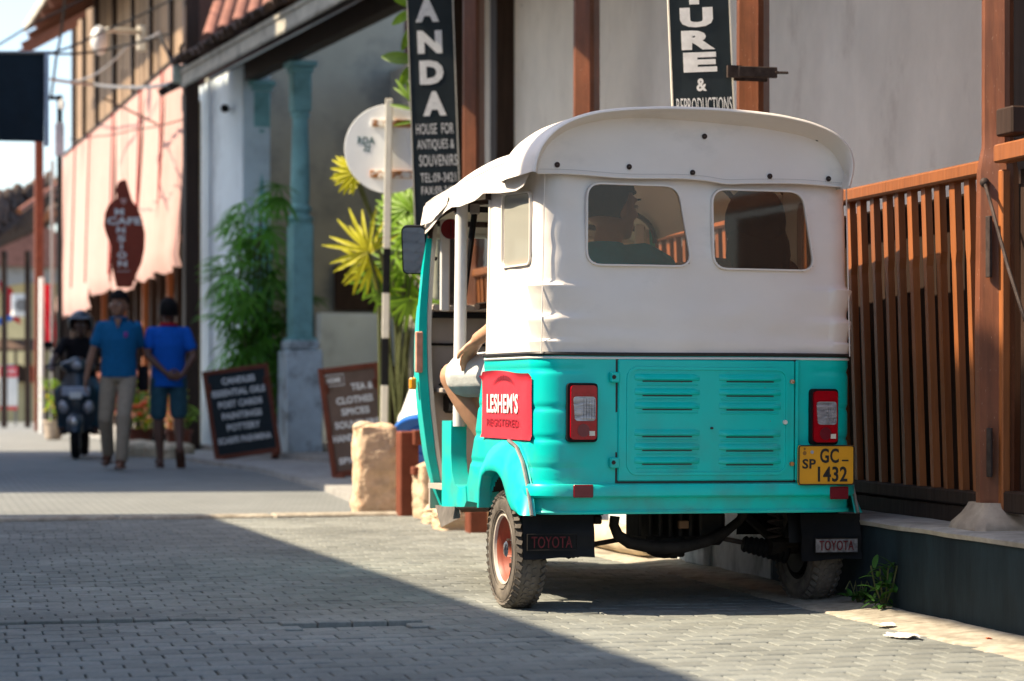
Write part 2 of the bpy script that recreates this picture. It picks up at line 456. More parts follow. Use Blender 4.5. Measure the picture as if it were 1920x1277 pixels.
    D['red_cloth'] = mat('red_cloth', (.5, .015, .03), .8, .15, 20, .2, trans=.3)
    D['sandal'] = mat('brown_leather', (.1, .045, .03), .7, .2, 20, .1)
    D['leaf'] = mat('palm_leaf', (.13, .36, .04), .5, .3, 8, .1, trans=.38, rnd=.35)
    D['leaf_y'] = mat('yellow_green_leaf', (.62, .58, .012), .5, .2, 8, .1, trans=.4, rnd=.18)
    D['leaf_b'] = mat('bright_green_leaf', (.2, .36, .02), .5, .25, 8, .1, trans=.42, rnd=.25)
    D['stem'] = mat('cane_stem', (.09, .1, .04), .7, .3, 20, .2, stretch=(1, 1, 4))
    D['pillar'] = mat('teal_limewash', (.3, .58, .58), .75, .14, 5, .15, col2=(.17, .34, .33), s2=4, c2=(.5, .75))
    D['pillar_base'] = mat('grey_blue_limewash', (.7, .8, .84), .85, .12, 5, .2, col2=(.19, .2, .2), s2=4)
    D['pink'] = mat('pink_awning_cloth', (.7, .44, .39), .85, .05, 5, .15, trans=.3, rnd=.05)
    D['tile'] = mat('clay_roof_tile', (.1, .065, .048), .9, .35, 25, .4, rnd=.4, col2=(.045, .04, .037), s2=8)
    D['redtile'] = mat('red_roof_sheet', (.26, .12, .09), .8, .25, 8, .2, rnd=.1)
    D['valance'] = mat('pale_fascia_paint', (.5, .47, .4), .85, .15, 8, .2, col2=(.3, .28, .24), s2=3)
    D['signred'] = mat('brick_red_sign', (.26, .05, .028), .6, .12, 6, .05)
    D['blue_p'] = mat('blue_plastic', (.008, .12, .5), .35, .06, 10, .02)
    D['white_p'] = mat('white_plastic', (.8, .79, .75), .5, .06, 10, .05)
    D['grey_sign'] = mat('sign_back_paint', (.86, .88, .87), .5, .04, 6, .03, col2=(.6, .6, .58), c2=(.6, .85))
    D['rust'] = mat('rusted_bracket', (.45, .2, .07), .8, .4, 22, .3, col2=(.75, .72, .66), c2=(.48, .56), s2=14)
    D['tan_sign'] = mat('brown_board_paint', (.16, .11, .085), .6, .12, 8, .05)
    D['frame'] = mat('brown_board_frame', (.17, .05, .028), .6, .2, 10, .15)
    D['yellow_wall'] = mat('pale_yellow_wall', (.5, .43, .24), .85, .1, 5, .1)
    D['scoot'] = mat('dark_teal_scooter_paint', (.01, .025, .04), .3, .1, 10, 0, coat=.2)
    D['paper'] = mat('crumpled_paper', (.66, .62, .58), .8, .2, 30, .4)
    D['orange'] = mat('orange_plastic', (.85, .12, .02), .5, .1, 10, .1)
    D['amber'] = mat('amber_lens', (.9, .36, .01), .3, .05, 10, .0, coat=.5)
    D['mirror'] = mat('mirror_glass', (.75, .75, .75), .03, .02, 10, 0, metal=1)
    D['navy'] = mat('navy_banner_cloth', (.01, .018, .026), .8, .2, 6, .1)
    D['alu'] = mat('aluminium_edge', (.36, .4, .48), .5, .1, 10, .05, metal=.2)
defm()
D = M_
# ================================================================ ground
def brick_ground(name, c1, c2, mort, sx, sy):
    m = bpy.data.materials.new(name); m.use_nodes = True; n = m.node_tree.nodes; l = m.node_tree.links
    b = n['Principled BSDF']; b.inputs['Roughness'].default_value = .9
    tc = n.new('ShaderNodeTexCoord'); br = n.new('ShaderNodeTexBrick')
    l.new(tc.outputs['Object'], br.inputs['Vector']); br.inputs['Scale'].default_value = 1
    br.inputs['Brick Width'].default_value = sx; br.inputs['Row Height'].default_value = sy
    br.inputs['Mortar Size'].default_value = .006; br.inputs['Color1'].default_value = (*c1, 1)
    br.inputs['Color2'].default_value = (*c2, 1); br.inputs['Mortar'].default_value = (*mort, 1)
    nz = n.new('ShaderNodeTexNoise'); nz.inputs['Scale'].default_value = 1.3; nz.inputs['Detail'].default_value = 8
    l.new(tc.outputs['Object'], nz.inputs['Vector'])
    mx = n.new('ShaderNodeMix'); mx.data_type = 'RGBA'; mx.blend_type = 'MULTIPLY'; mx.inputs['Factor'].default_value = .6
    cr = n.new('ShaderNodeMapRange'); cr.inputs['To Min'].default_value = .55; cr.inputs['To Max'].default_value = 1.35
    l.new(nz.outputs[0], cr.inputs[0]); l.new(br.outputs['Color'], mx.inputs['A']); l.new(cr.outputs[0], mx.inputs['B'])
    l.new(mx.outputs['Result'], b.inputs['Base Color'])
    return m
g = G(); g.box((0, 20, -.53), (900, 900, 1.0))
link_tag(g.build('ground', mat('packed_earth', (.24, .22, .19), .9, .2, 6, .3), None, 0), kind='structure')
road_m = brick_ground('far_paving', (.205, .215, .205), (.18, .19, .185), (.11, .12, .12), .117, .108)
g = G(); g.add([(-60, 6.2, 0), (.0, 6.2, 0), (.0, 80, 0), (-60, 80, 0)], [(0, 1, 2, 3)])
ro = g.build('road', road_m, None, 0, loc=S(0, 0, -.002)); ro.rotation_euler = (0, 0, YAW)
link_tag(ro, kind='structure')
# bed under the near pavers
pv = thing('paving', None, None, S(0, 0, 0), YAW); pv['kind'] = 'structure'
g = G(); g.add([(-12, -12, -.016), (0, -12, -.016), (0, 6.4, -.016), (-12, 6.4, -.016)], [(0, 1, 2, 3)])
g.build('sand_bed', D['road'], pv, 0)
PW, PD = .117, .108
cells = []
j = 0; s = -3.2
while s < 6.15:
    n = -6.2 + (PW / 2 if j % 2 else 0) + .01 * sin(j * .7)
    while n < -.19:
        wpt = S(s, n)
        if wpt.y > 6.0 and abs(wpt.x) < .222 * wpt.y + .25:
            cells.append((wpt.y, n, s))
        n += PW
    s += PD; j += 1
def pz(n, s):
    z = .0018 * noise.noise(Vector((n * 1.3, s * 1.3, 0))) * 3 + random.uniform(-.0012, .0012)
    if n < -2.1 and s > -.1: z += .008 * max(0, 1 - (s + .1) / .8) * smooth_step(-2.1, -2.5, n) * (1 if n > -3.4 else .8)
    if -2.1 < n < -1.66 and s > -.33: z += .007 * max(0, 1 - (s + .33) / .5)
    if -2.1 < n < -1.7 and -.5 < s < -.33: z -= .008
    return z
cells.sort()
protos = []
for k in range(6):
    g = G(); a = random.uniform(.004, .007)
    g.box((0, 0, -.02), (PW - random.uniform(.003, .007), PD - random.uniform(.003, .007), .04), bev=a * .6)
    protos.append(g.mesh('paver', D['paver'], 0))
near = [c for c in cells if not (c[1] < -1.66 and -.5 < c[2] < .1) and abs(S(c[2], c[1]).x) < .2125 * c[0] + .05 and c[0] > 6.3][:300]
ns = set(near)
for c in near:
    inst(random.choice(protos), 'paver', pv, (c[1], c[2], pz(c[1], c[2])), (random.uniform(-.012, .012), random.uniform(-.012, .012), random.uniform(-.02, .02)))
g = G()
for c in cells:
    if c in ns: continue
    wv = PW - random.uniform(.003, .007); dv = PD - random.uniform(.003, .007)
    sh_ = 0
    if c[1] < -2.1 and -.1 < c[2] < -.1 + PD: dv -= .022; sh_ = .011
    if -2.1 < c[1] < -1.66 and -.33 < c[2] < -.33 + PD: dv -= .03; sh_ = .015
    g.box((c[1], c[2] + sh_, pz(c[1], c[2]) - .02), (wv, dv, .04), rot=(random.uniform(-.012, .012), random.uniform(-.012, .012), random.uniform(-.02, .02)), bev=.003)
o = g.build('pavers', D['paver'], pv, 0); o['kind'] = 'stuff'
# concrete band across the street
g = G()
for k in range(7):
    g.box((-1.15 - k * .92 - .46, 6.28 + .0 * k, .0), (.9, .22, .05), rot=(0, 0, random.uniform(-.01, .01)), bev=.008)
    if k == 0: pass
cb = thing('drain_cover', None, None, S(0, 0, 0), YAW); cb['kind'] = 'structure'
for k in range(7):
    g = G(); g.box((0, 0, 0), (.9, .24, .05), bev=.01)
    g.build('concrete_slab', D['kerb'], cb, 0, loc=(-.75 - k * .915, 6.3 - .02 * k, -.008 + random.uniform(-.004, .004)), rot=(0, 0, random.uniform(-.01, .01)))
# kerb
kb = thing('kerb', None, None, S(0, 0, 0), YAW); kb['kind'] = 'structure'
s = -3.4
while s < 7.5:
    L = random.uniform(1.1, 1.7)
    g = G()
    def fk(u, v, s=s, L=L):
        pr = [(-.245, -.012), (-.235, .004), (-.16, .008), (-.07, .014), (.02, .018)]
        p = pr[round(v * 4)]
        nz = .006 * noise.noise(Vector((p[0] * 20, (s + u * L) * 7, 3)))
        return (p[0] + nz * (1 if v < 1 else 0), s + .0015 + u * (L - .003), p[1] + nz)
    g.grid(fk, 14, 4); g.build('kerb_stone', D['kerb'], kb, 60)
    s += L
# pavement in front of the verandah house
pts = [P(668, 945, 16.0), P(600, 915, 18.4), P(480, 880, 22.2), P(345, 862, 25.6), P(322, 0, 30), P(640, 0, 28), P(830, 0, 19), P(830, 0, 15.6), P(740, 0, 15.4)]
g = G(); n = len(pts)
g.add([(p.x, p.y, .045) for p in pts] + [(p.x, p.y, -.2) for p in pts], [tuple(range(n)), tuple(reversed(range(n, 2 * n)))] + [(k, (k + 1) % n, n + (k + 1) % n, n + k) for k in range(n)])
link_tag(g.build('pavement', D['concrete'], None, 0), kind='structure')

# ================================================================ right-hand verandah house
hs = thing('verandah_house', 'white walled house with red brown timber posts behind the three wheeler, its plinth painted slate', 'house', S(0, 0, 0), YAW)
g = G(); g.box((.75, -1.4, .147), (1.5, 4.5, .294)); g.build('plinth', D['plinth_shaded'], hs, 0)
g = G(); g.box((.75, 4.45, .147), (1.5, 7.16, .294)); g.build('plinth', D['plinth_sunlit'], hs, 0, label='unpainted grey plaster plinth')
g = G(); g.box((.02, 1.75, .14), (.1, .3, .28), bev=.02); g.build('buttress', D['plinth_sunlit'], hs, 30)
def ledge(u, v):
    s_ = lerp(-3.6, 8.0, u); pr = [(-.006, .285), (-.012, .3), (.0, .307), (.4, .31), (1.5, .312)]
    p = pr[round(v * 4)]
    return (p[0] + .006 * noise.noise(Vector((s_ * 5, v * 3, 0))), s_, p[1] + .003 * noise.noise(Vector((s_ * 4, v, 5))))
g = G(); g.grid(ledge, 200, 4); g.build('ledge', D['concrete'], hs, 50)
g = G(); g.box((1.36, 3.9, 2.6), (.2, 14.8, 5.2)); g.build('wall', D['plaster'], hs, 0)
g = G(); g.box((1.24, 3.6, .9), (.03, 14.2, 1.18)); g.build('wall_shade_strip', D['wood_d'], hs, 0)  # dark strip put in for the shade behind the fence
g = G(); g.box((1.3, 11.42, 2.6), (.75, .12, 5.2)); g.build('corner_board', D['wood_d'], hs, 0)
# roof: slab with rafters, above the frame
g = G(); g.prism([(-1.25, 4.15), (-1.25, 4.27), (4.0, 6.6), (4.0, 6.45)], -4, 11.3)
g.build('roof', D['redtile'], hs, 0)
for k in range(20):
    g = G(); g.box((0, 0, 0), (2.6, .07, .1)); g.build('rafter', D['wood_d'], hs, 0, loc=(.2, -3.2 + k * .75, 4.62), rot=(0, -atan2(2.3, 5.0), 0))
g = G(); g.box((.19, 3.8, 4.5), (.1, 15, .14)); g.build('eave_beam', D['wood_d'], hs, 0)
POSTS = [-.79, 1.617, 4.27, 6.98, 9.6]
post_n = .19
def post_mesh(i=0):
    g = G()
    prof = [(.3, .062), (.95, .066), (1.48, .06), (1.53, .052), (1.56, .046), (1.66, .046 if i == 0 else .06), (4.44, .044 if i == 0 else .058)]
    rg = []
    for z, h in prof:
        c = h * .3
        rg.append([(h, -h + c, z), (h, h - c, z), (h - c, h, z), (-h + c, h, z), (-h, h - c, z), (-h, -h + c, z), (-h + c, -h, z), (h - c, -h, z)])
    g.rings(rg)
    return g
for i, s_ in enumerate(POSTS[:4]):
    p = post_mesh(i).build('post', D['wood'], hs, 20, loc=(post_n, s_, 0), rot=(0, 0, R(-37)))
    g = G()
    rg = []
    for z, h in [(.29, .125), (.305, .13), (.33, .122), (.36, .095), (.385, .08), (.395, .076)]:
        c = h * .2
        rg.append([(h, -h + c, z), (h, h - c, z), (h - c, h, z), (-h + c, h, z), (-h, h - c, z), (-h, -h + c, z), (-h + c, -h, z), (h - c, -h, z)])
    g.rings(rg); g.build('footing', D['foot'], p, 40, rot=(0, 0, R(37)))
# balustrades: one per bay
bal = None
def balustrade_at(s0, s1, label, lean=.035):
    t = thing('balustrade', label, 'balustrade', S(s0, .21, .3), YAW, 'timber balustrades between the posts')
    L = s1 - s0
    g = G(); g.box((-.012, L / 2, 1.2), (.075, L, .05), bev=.008); g.build('top_rail', D['wood_o'], t, 0)
    g = G(); g.box((.03, L / 2, .095), (.06, L, .05), bev=.006); g.build('bottom_rail', D['wood_d'], t, 0)
    g = G(); g.box((.06, L / 2, .035), (.1, L * .98, .068), bev=.006); g.build('sole_beam', D['wood_d'], t, 0)
    g = G(); g.box((.1, L / 2, .62), (.02, L * .98, 1.06)); g.build('gap_shade_sheet', D['wood_d'], t, 0)  # dark sheet standing in for the shade between the slats
    nb = int(L / .116); bm = None
    for k in range(nb):
        g = G()
        z0, z1 = .12, 1.175
        rg = []
        for z in (z0, .86, .9, .94, z1):
            a = .020 if z < .88 else .027
            if .87 < z < .93: a = .018
            x = -.012 + (1.175 - z) / 1.055 * lean
            rg.append([(x + .012, -a, z), (x + .012, a, z), (x - .008, a, z), (x - .013, a * .6, z), (x - .013, -a, z)])
        if bm is None:
            g.rings(rg); bm = g.mesh('baluster', D['wood_o'], 0)
        inst(bm, 'baluster', t, (random.uniform(-.003, .003), (k + .5) * L / nb, 0), (random.uniform(-.006, .006), 0, random.uniform(-.08, .08)))
    return t
hw = .066
balustrade_at(POSTS[0] + hw, POSTS[1] - hw, 'orange brown slatted balustrade beside the rear of the three wheeler, nearest bay')
balustrade_at(POSTS[1] + hw, POSTS[2] - hw, 'orange brown slatted balustrade seen through the rear windows of the three wheeler')
balustrade_at(POSTS[2] + hw, POSTS[3] - hw, 'slatted balustrade of the farthest bay, behind the three wheeler cab')
# gate at the right edge
t = thing('wooden_gate', 'dark slatted wooden gate at the right edge beside the nearest post', 'gate', S(POSTS[0] - .07, .2, .3), YAW)
g = G(); g.box((-.02, -.0, .62), (.03, .035, 1.12), bev=.004); g.build('stile', D['wood_o'], t, 0)
g = G(); g.box((-.03, -.55, 1.23), (.06, 1.1, .06), bev=.006); g.build('top_rail', D['wood_o'], t, 0)
g = G(); g.box((0, -.55, .1), (.06, 1.1, .07), bev=.006); g.build('bottom_rail', D['wood_d'], t, 0)
g = G(); g.box((-.02, -.07, 1.33), (.07, .12, .09), bev=.006); g.build('cross_beam', D['wood_d'], t, 0)
for k in range(8):
    g = G(); g.box((.03, -.09 - k * .12, .64), (.03, .09, 1.08), bev=.004); g.build('slat', D['wood_d'], t, 0)
g = G(); g.box((-.068, .012, .93), (.012, .03, .2), bev=.002); g.build('hinge', D['iron'], t, 0)
g = G(); g.box((-.066, .012, .26), (.01, .03, .16), bev=.002); g.build('hinge', D['iron'], t, 0)
g = G(); g.tube([(-.075, .03, 1.14), (-.09, -.04, 1.08), (-.1, -.2, .85), (-.1, -.32, .68)], .006, 8); g.ell((-.075, .03, 1.14), (.016, .016, .016)); g.build('hook_rod', D['iron'], t)
g = G(); g.box((1.0, -.1, 1.75), (.08, 1.94, 3.5)); t2 = g.build('door_shutter', D['wood_d'], hs, 0)

# blade signs on the posts
def bladesign(name, label, loc, rz, w, h, lines, clamp=True, tilt=0.0, edge=None):
    t = thing(name, label, 'sign', loc, rot=(0, tilt, rz))
    g = G(); g.box((0, 0, h / 2), (w, .02, h), bev=.002); g.build('board', D['black_paint'], t, 0)
    g = G(); g.box((-w / 2 - .003, 0, h / 2), (.006, .026, h + .004)); g.box((w / 2 + .003, 0, h / 2), (.006, .026, h + .004)); g.build('edge_strip', D['cream'], t, 0)
    g = G()
    for (st, cx, cz, ww, hh, b) in lines: g.text(st, cx, cz, ww, hh, -.0105, b)
    g.build('lettering', D['letter'], t, 0)
    return t
def pz_(py, d): return CAMZ + (727 - py) / 4533 * d
# TURE sign, post 2
d = 10.02
def sx(px, d, cx): return (px - cx) / 4533 * d
cx = 1322
z0 = pz_(292, d); H = pz_(-240, d) - z0
ln = []
for st, x0, x1, y0, y1, b in [('C', 1284, 1345, -148, -110, .04), ('T', 1286, 1345, -95, -57, .04), ('U', 1285, 1345, -40, -2, .05)]: pass
for st, x0, x1, y0, y1, b in [('T', 1284, 1342, -32, 8, .06), ('U', 1285, 1347, 14, 51, .06), ('R', 1286, 1349, 57, 93, .06), ('E', 1288, 1351, 98, 135, .06), ('&', 1311, 1330, 147, 171, .03), ('REPRODUCTIONS', 1272, 1376, 183, 212, .0)]:
    ln.append((st, sx((x0 + x1) / 2, d, cx), pz_((y0 + y1) / 2, d) - z0, (x1 - x0) / 4533 * d, (y1 - y0) / 4533 * d, b))
wsp = P(cx, 727, d)
ts = bladesign('hanging_sign', 'black board with white letters URE and REPRODUCTIONS on the post above the canvas roof', (wsp.x, wsp.y, z0), R(2), 112 / 4533 * d, H, ln, tilt=R(-2.4))
cl = thing('sign_clamp', 'rusty iron clamp round the post beside the REPRODUCTIONS board', 'bracket', (P(1412, 727, 10.05).x, 10.05, pz_(138, 10.05)), YAW)
g = G(); g.box((0, -.056, 0), (.17, .014, .045), bev=.003); g.box((0, .064, 0), (.17, .014, .045), bev=.003); g.build('strap', D['iron'], cl, 0)
g = G(); g.tube([(.08, -.075, 0), (.08, .08, 0)], .006, 6); g.tube([(.075, -.06, 0), (.13, -.065, .0)], .006, 6); g.box((-.1, -.05, 0), (.06, .02, .05)); g.build('bolt', D['iron'], cl)
# ANDA sign
d = 14.9; cx = 821; z0 = pz_(430, d); H = pz_(-160, d) - z0
ln = []
for st, x0, x1, y0, y1, b in [('A', 793, 837, -4, 41, .06), ('N', 795, 841, 57, 100, .06), ('D', 797, 842, 113, 158, .06), ('A', 801, 845, 171, 217, .06), ('HOUSE  FOR', 787, 857, 231, 251, .0),
                              ('ANTIQUES &', 788, 857, 261, 282, .0), ('SOUVENIRS', 791, 862, 290, 311, .0), ('TEL:09-3421', 792, 858, 324, 341, .0), ('FAX:09-3421', 793, 858, 349, 364, .0)]:
    ln.append((st, sx((x0 + x1) / 2, d, cx), pz_((y0 + y1) / 2, d) - z0, (x1 - x0) / 4533 * d, (y1 - y0) / 4533 * d, b))
wsp = P(cx, 727, d)
bladesign('hanging_sign', 'tall black board reading ANDA and HOUSE FOR ANTIQUES left of the far post', (wsp.x, wsp.y, z0), R(1), 84 / 4533 * d, H, ln, tilt=R(-2.0))

# ================================================================ shophouses across the street (left of the frame; they throw the street's shade)
def shophouse(label, poly, h, door=True):
    """poly in (s, n): front edge first two points"""
    pts = [S(a, b) for a, b in poly]
    c = pts[0]; t = thing('shophouse', label, 'building', (c.x, c.y, 0), 0)
    q = [p - Vector((c.x, c.y, 0)) for p in pts]; n = len(q)
    g = G(); g.add([(p.x, p.y, 0) for p in q] + [(p.x, p.y, h) for p in q], [tuple(reversed(range(n))), tuple(range(n, 2 * n))] + [(k, (k + 1) % n, n + (k + 1) % n, n + k) for k in range(n)])
    g.build('wall', D['plaster'], t, 0)
    a, b = q[0], q[1]; u = (b - a).normalized(); L = (b - a).length; nn = Vector((u.y, -u.x, 0))
    ang = atan2(u.y, u.x)
    for k in range(int(L / 2.2)):
        m = a + u * (1.1 + k * 2.2) + nn * .02
        g = G(); g.box((0, 0, 1.1), (1.1, .06, 2.2), bev=.01); g.build('door', D['wood_d'], t, 0, loc=(m.x, m.y, 0), rot=(0, 0, ang))
        if h > 5:
            g = G(); g.box((0, 0, 4.2), (.9, .06, 1.2), bev=.01); g.build('window', D['wood_d'], t, 0, loc=(m.x, m.y, 0), rot=(0, 0, ang))
    return t
SH = 4.87
sh1 = shophouse('long two storey plastered shophouse out of sight on the left side of the street', [(-16, -4.93), (7.3, -5.81), (7.3, -10), (-16, -10)], SH)
sh2 = shophouse('tall shophouse out of sight on the left, farther down the street', [(11.0, -5.4), (15.5, -5.6), (15.5, -10), (11.0, -10)], 11.4)
sh3 = shophouse('tall shophouse out of sight on the left, beyond the narrow gap', [(15.9, -5.6), (22.5, -6.2), (22.5, -10), (15.9, -10)], 11.4)
bb = thing('shade_board', 'long weathered board standing on legs on the shophouse roof left of the frame', 'board', S(0, -5.2, SH), YAW)  # out of view, added only to cast shade on post, fence and plinth
g = G(); g.box((0, -1.62, 6.52 - SH), (.05, 3.9, 1.1)); g.build('panel', D['wood_g'], bb, 0)
for y in (-3.3, -2.4):
    g = G(); g.box((.06, y, .75), (.06, .06, 1.5)); g.build('leg', D['wood_d'], bb, 0)
# ================================================================ the three wheeler
VX, VY, VA = .553, 8.62, R(16)
def toW(x, y): return (VX + cos(VA) * x - sin(VA) * y, VY + sin(VA) * x + cos(VA) * y)
def rp(px, py, y=-.32):
    q = (px - 960) / 4533.0
    # VX + c x - s y = q (VY + s x + c y)
    x = (q * (VY + cos(VA) * y) - VX + sin(VA) * y) / (cos(VA) - q * sin(VA))
    Yw = VY + sin(VA) * x + cos(VA) * y
    return (x, CAMZ + (727 - py) / 4533.0 * Yw)
def xside(y): return -(.59 - .1 * smooth_step(.6, 1.75, y))
def sp(px, py, off=0.0):
    q = (px - 960) / 4533.0; lo, hi = -.35, 2.2
    def f(y):
        X, Y = toW(xside(y) + off, y); return X / Y - q
    for _ in range(40):
        m = (lo + hi) / 2
        if f(m) > 0: lo = m
        else: hi = m
    y = (lo + hi) / 2; X, Y = toW(xside(y) + off, y)
    return (y, CAMZ + (727 - py) / 4533.0 * Y)
car = thing('auto_rickshaw', 'turquoise three wheeler with white canvas top and yellow plate, parked by the plinth', 'auto rickshaw', (VX, VY, 0), VA)
car.rotation_euler = (0, R(.35), VA)
HW, YR, RC = .585, -.32, .1
ZB = .884
def upath(hw, yr, rc, yf, n1=46, nc=9, n2=104):
    """points from the left front, round the rear, to the right front: (x, y, nx, ny, zone)"""
    out = []
    for i in range(n1): out.append((-hw, lerp(yf, yr + rc, i / n1), -1, 0, 'L'))
    for i in range(nc):
        a = pi + pi / 2 * i / nc; out.append((-hw + rc + rc * cos(a), yr + rc + rc * sin(a), cos(a), sin(a), 'C'))
    for i in range(n2): out.append((lerp(-hw + rc, hw - rc, i / n2), yr, 0, -1, 'R'))
    for i in range(nc):
        a = 1.5 * pi + pi / 2 * i / nc; out.append((hw - rc + rc * cos(a), yr + rc + rc * sin(a), cos(a), sin(a), 'C'))
    for i in range(n1 + 1): out.append((hw, lerp(yr + rc, yf, i / n1), 1, 0, 'L'))
    return out
# rear window outlines, in (x, z) on the rear plane
YW = -.312
win_l = rpoly([rp(1095, 344, YW), rp(1266, 349, YW), rp(1293, 499, YW), rp(1095, 497, YW)], .052, 6)
win_r = rpoly([rp(1329, 354, YW), rp(1499, 358, YW), rp(1523, 506, YW), rp(1333, 503, YW)], .052, 6)
a_, b_ = sp(931, 366), sp(983, 360); c_, d_ = sp(983, 496), sp(931, 503)
win_s = rpoly([(a_[0], a_[1]), (b_[0] - 0.0, b_[1]), (c_[0], c_[1]), (d_[0], d_[1])], .035, 5)
def canvas_off(x, y, z, zone):
    """folds of the slack canvas near the two rear corners"""
    d = 0
    ex = abs(x) - (HW - RC)
    dist = abs(abs(x) - HW) if zone == 'R' else (y - YR) * .9
    if zone == 'C': dist = .03
    amp = .022 * exp(-(dist / (.13 if zone != 'L' else .05)) ** 2)
    for zc, wd in ((1.115, .05), (1.005, .05), (.925, .03)):
        t = (z - zc) / wd
        if -1.6 < t < 1: d += amp * (max(0, 1 - t * 3.2) ** 2 if t > 0 else max(0, 1 + t / 1.6) ** 1.2) * (1 if zc > .95 else .6)
    d += .006 * noise.noise(Vector((x * 4, y * 4, z * 7)))
    d += .003 * noise.noise(Vector((x * 9, y * 9, z * 16)))
    if zone == 'R': d += .004 * sin((z - .9) * 60 + 3 * x) * exp(-((z - .93) / .05) ** 2) * (.4 + abs(x))
    if zone == 'R': d += .006 * (1 - (abs(x) / .5) ** 2) * exp(-((z - 1.0) / .12) ** 2) if abs(x) < .5 else 0
    return d
NZ = 72
rowsP = []
for j in range(NZ + 1):
    z = lerp(ZB - .004, 1.53, j / NZ); t = j / NZ
    hw = HW - .006 - .012 * t
    rowsP.append((z, upath(hw, YR + .004 + .012 * t, .085, .335)))
nu = len(rowsP[0][1]) - 1
def cfn(u, v):
    z, pth = rowsP[round(v * NZ)]; x, y, nx, ny, zn = pth[round(u * nu)]
    o = canvas_off(x, y, z, zn)
    return (x + nx * o, y + ny * o, z)
def ckeep(u, v):
    z0 = lerp(ZB - .004, 1.53, v); x, y, nx, ny, zn = rowsP[min(NZ, int(v * NZ))][1][int(u * nu)]
    if ny < -.9 and (inside((x, z0), win_l) or inside((x, z0), win_r)): return False
    if x < -.5 and abs(nx) > .9 and inside((y, z0), win_s): return False
    if x > .5 and abs(nx) > .9 and inside((y, z0), win_s): return False
    return True
g = G(); g.grid(cfn, nu, NZ, ckeep); g.build('canvas_cover', D['canvas'], car, 60)
for wn in (win_l, win_r):
    fr = G(); fr.ribbon(wn, .007, YW - .011, YW + .004); f = fr.build('rear_window', D['canvas'], car, 60)
    g = G(); n = len(wn); g.add([(p[0], YW - .001, p[1]) for p in wn], [tuple(range(n))]); g.build('pane', D['glass_r'], f, 0)
MS = Matrix(((0, 1, 0, -HW + .012), (1, 0, 0, 0), (0, 0, 1, 0), (0, 0, 0, 1)))
for sgn in (-1, 1):
    M = Matrix(((0, 1, 0, 0), (1, 0, 0, 0), (0, 0, 1, 0), (0, 0, 0, 1)))
    fr = G(); fr.ribbon(win_s, .008, sgn * (HW - .004), sgn * (HW - .03), M=M); f = fr.build('side_window', D['canvas'], car, 60)
    g = G(); n = len(win_s); g.add([(sgn * (HW - .014), p[0], p[1]) for p in win_s], [tuple(range(n))]); g.build('pane', D['glass_s'], f, 0)
# stitched seam on the canvas corner
g = G()
for sx_ in (-1, 1): g.tube([(sx_ * (HW - .020 - .012 * t), YR + .016 + .012 * t, lerp(ZB, 1.5, t)) for t in [k / 12 for k in range(13)]], .0022, 5)
g.build('seam', D['canvas'], car)
# front edge hems of the rear cover
g = G()
for sx_ in (-1, 1):
    g = G(); g.tube([(sx_ * (HW - .012), .335, ZB), (sx_ * (HW - .02), .335, 1.5)], .011, 8); g.build('hem', D['canvas'], car)

# ---------------- lower body
ARC = (.06, .225, .245)      # y, z, radius of the wheel opening
def yfz(z): return interp([(.3, .585), (.4, .585), (.62, .462), (.77, .395), (.885, .335)], z)
NL = 62
GRV = [.83, .70, .595, .495]
rowsL = []
for j in range(NL + 1):
    z = lerp(.345, ZB - .004, j / NL)
    rowsL.append((z, upath(HW, YR, RC, yfz(z))))
def body_off(x, y, z, zn):
    o = 0
    side = zn != 'R' or abs(x) > .44
    fade = 1.0 if zn != 'R' else smooth_step(.38, .47, abs(x))
    if zn == 'L': fade *= 1 if y < .4 else 1
    for gz in GRV:
        t = (z - gz) / .008
        if abs(t) < 1.6: o -= .006 * max(0, 1 - abs(t) / 1.6) * fade
    if zn != 'L' :
        for gz in (.475, .455):
            t = (z - gz) / .006
            if abs(t) < 1.6: o -= .003 * max(0, 1 - abs(t) / 1.6) * fade
    o += .0016 * noise.noise(Vector((x * 4, y * 4, z * 4)))
    return o
def lfn(u, v):
    z, pth = rowsL[round(v * NL)]; x, y, nx, ny, zn = pth[round(u * nu)]
    o = body_off(x, y, z, zn)
    return (x + nx * o, y + ny * o, z)
def lkeep(u, v):
    z = lerp(.345, ZB - .004, v); x, y, nx, ny, zn = rowsL[min(NL, int(v * NL))][1][int(u * nu)]
    if abs(x) > .57 and (y - ARC[0]) ** 2 + (z - ARC[1]) ** 2 < (ARC[2]) ** 2: return False
    return True
g = G(); g.grid(lfn, nu, NL, lkeep); g.build('rear_body', D['teal'], car, 50)
def trim(z, r, off, yf, m, name):
    g = G(); pth = upath(HW + off, YR - off, RC, yf, 10, 8, 12)
    g.tube([(p[0], p[1], z + .002 * sin(p[0] * 4)) for p in pth], r, 7); g.build(name, m, car)
trim(ZB + .001, .0065, .004, .336, D['black_print'], 'black_piping')
trim(ZB - .012, .0045, .001, .34, D['white_tube'], 'belt_trim')
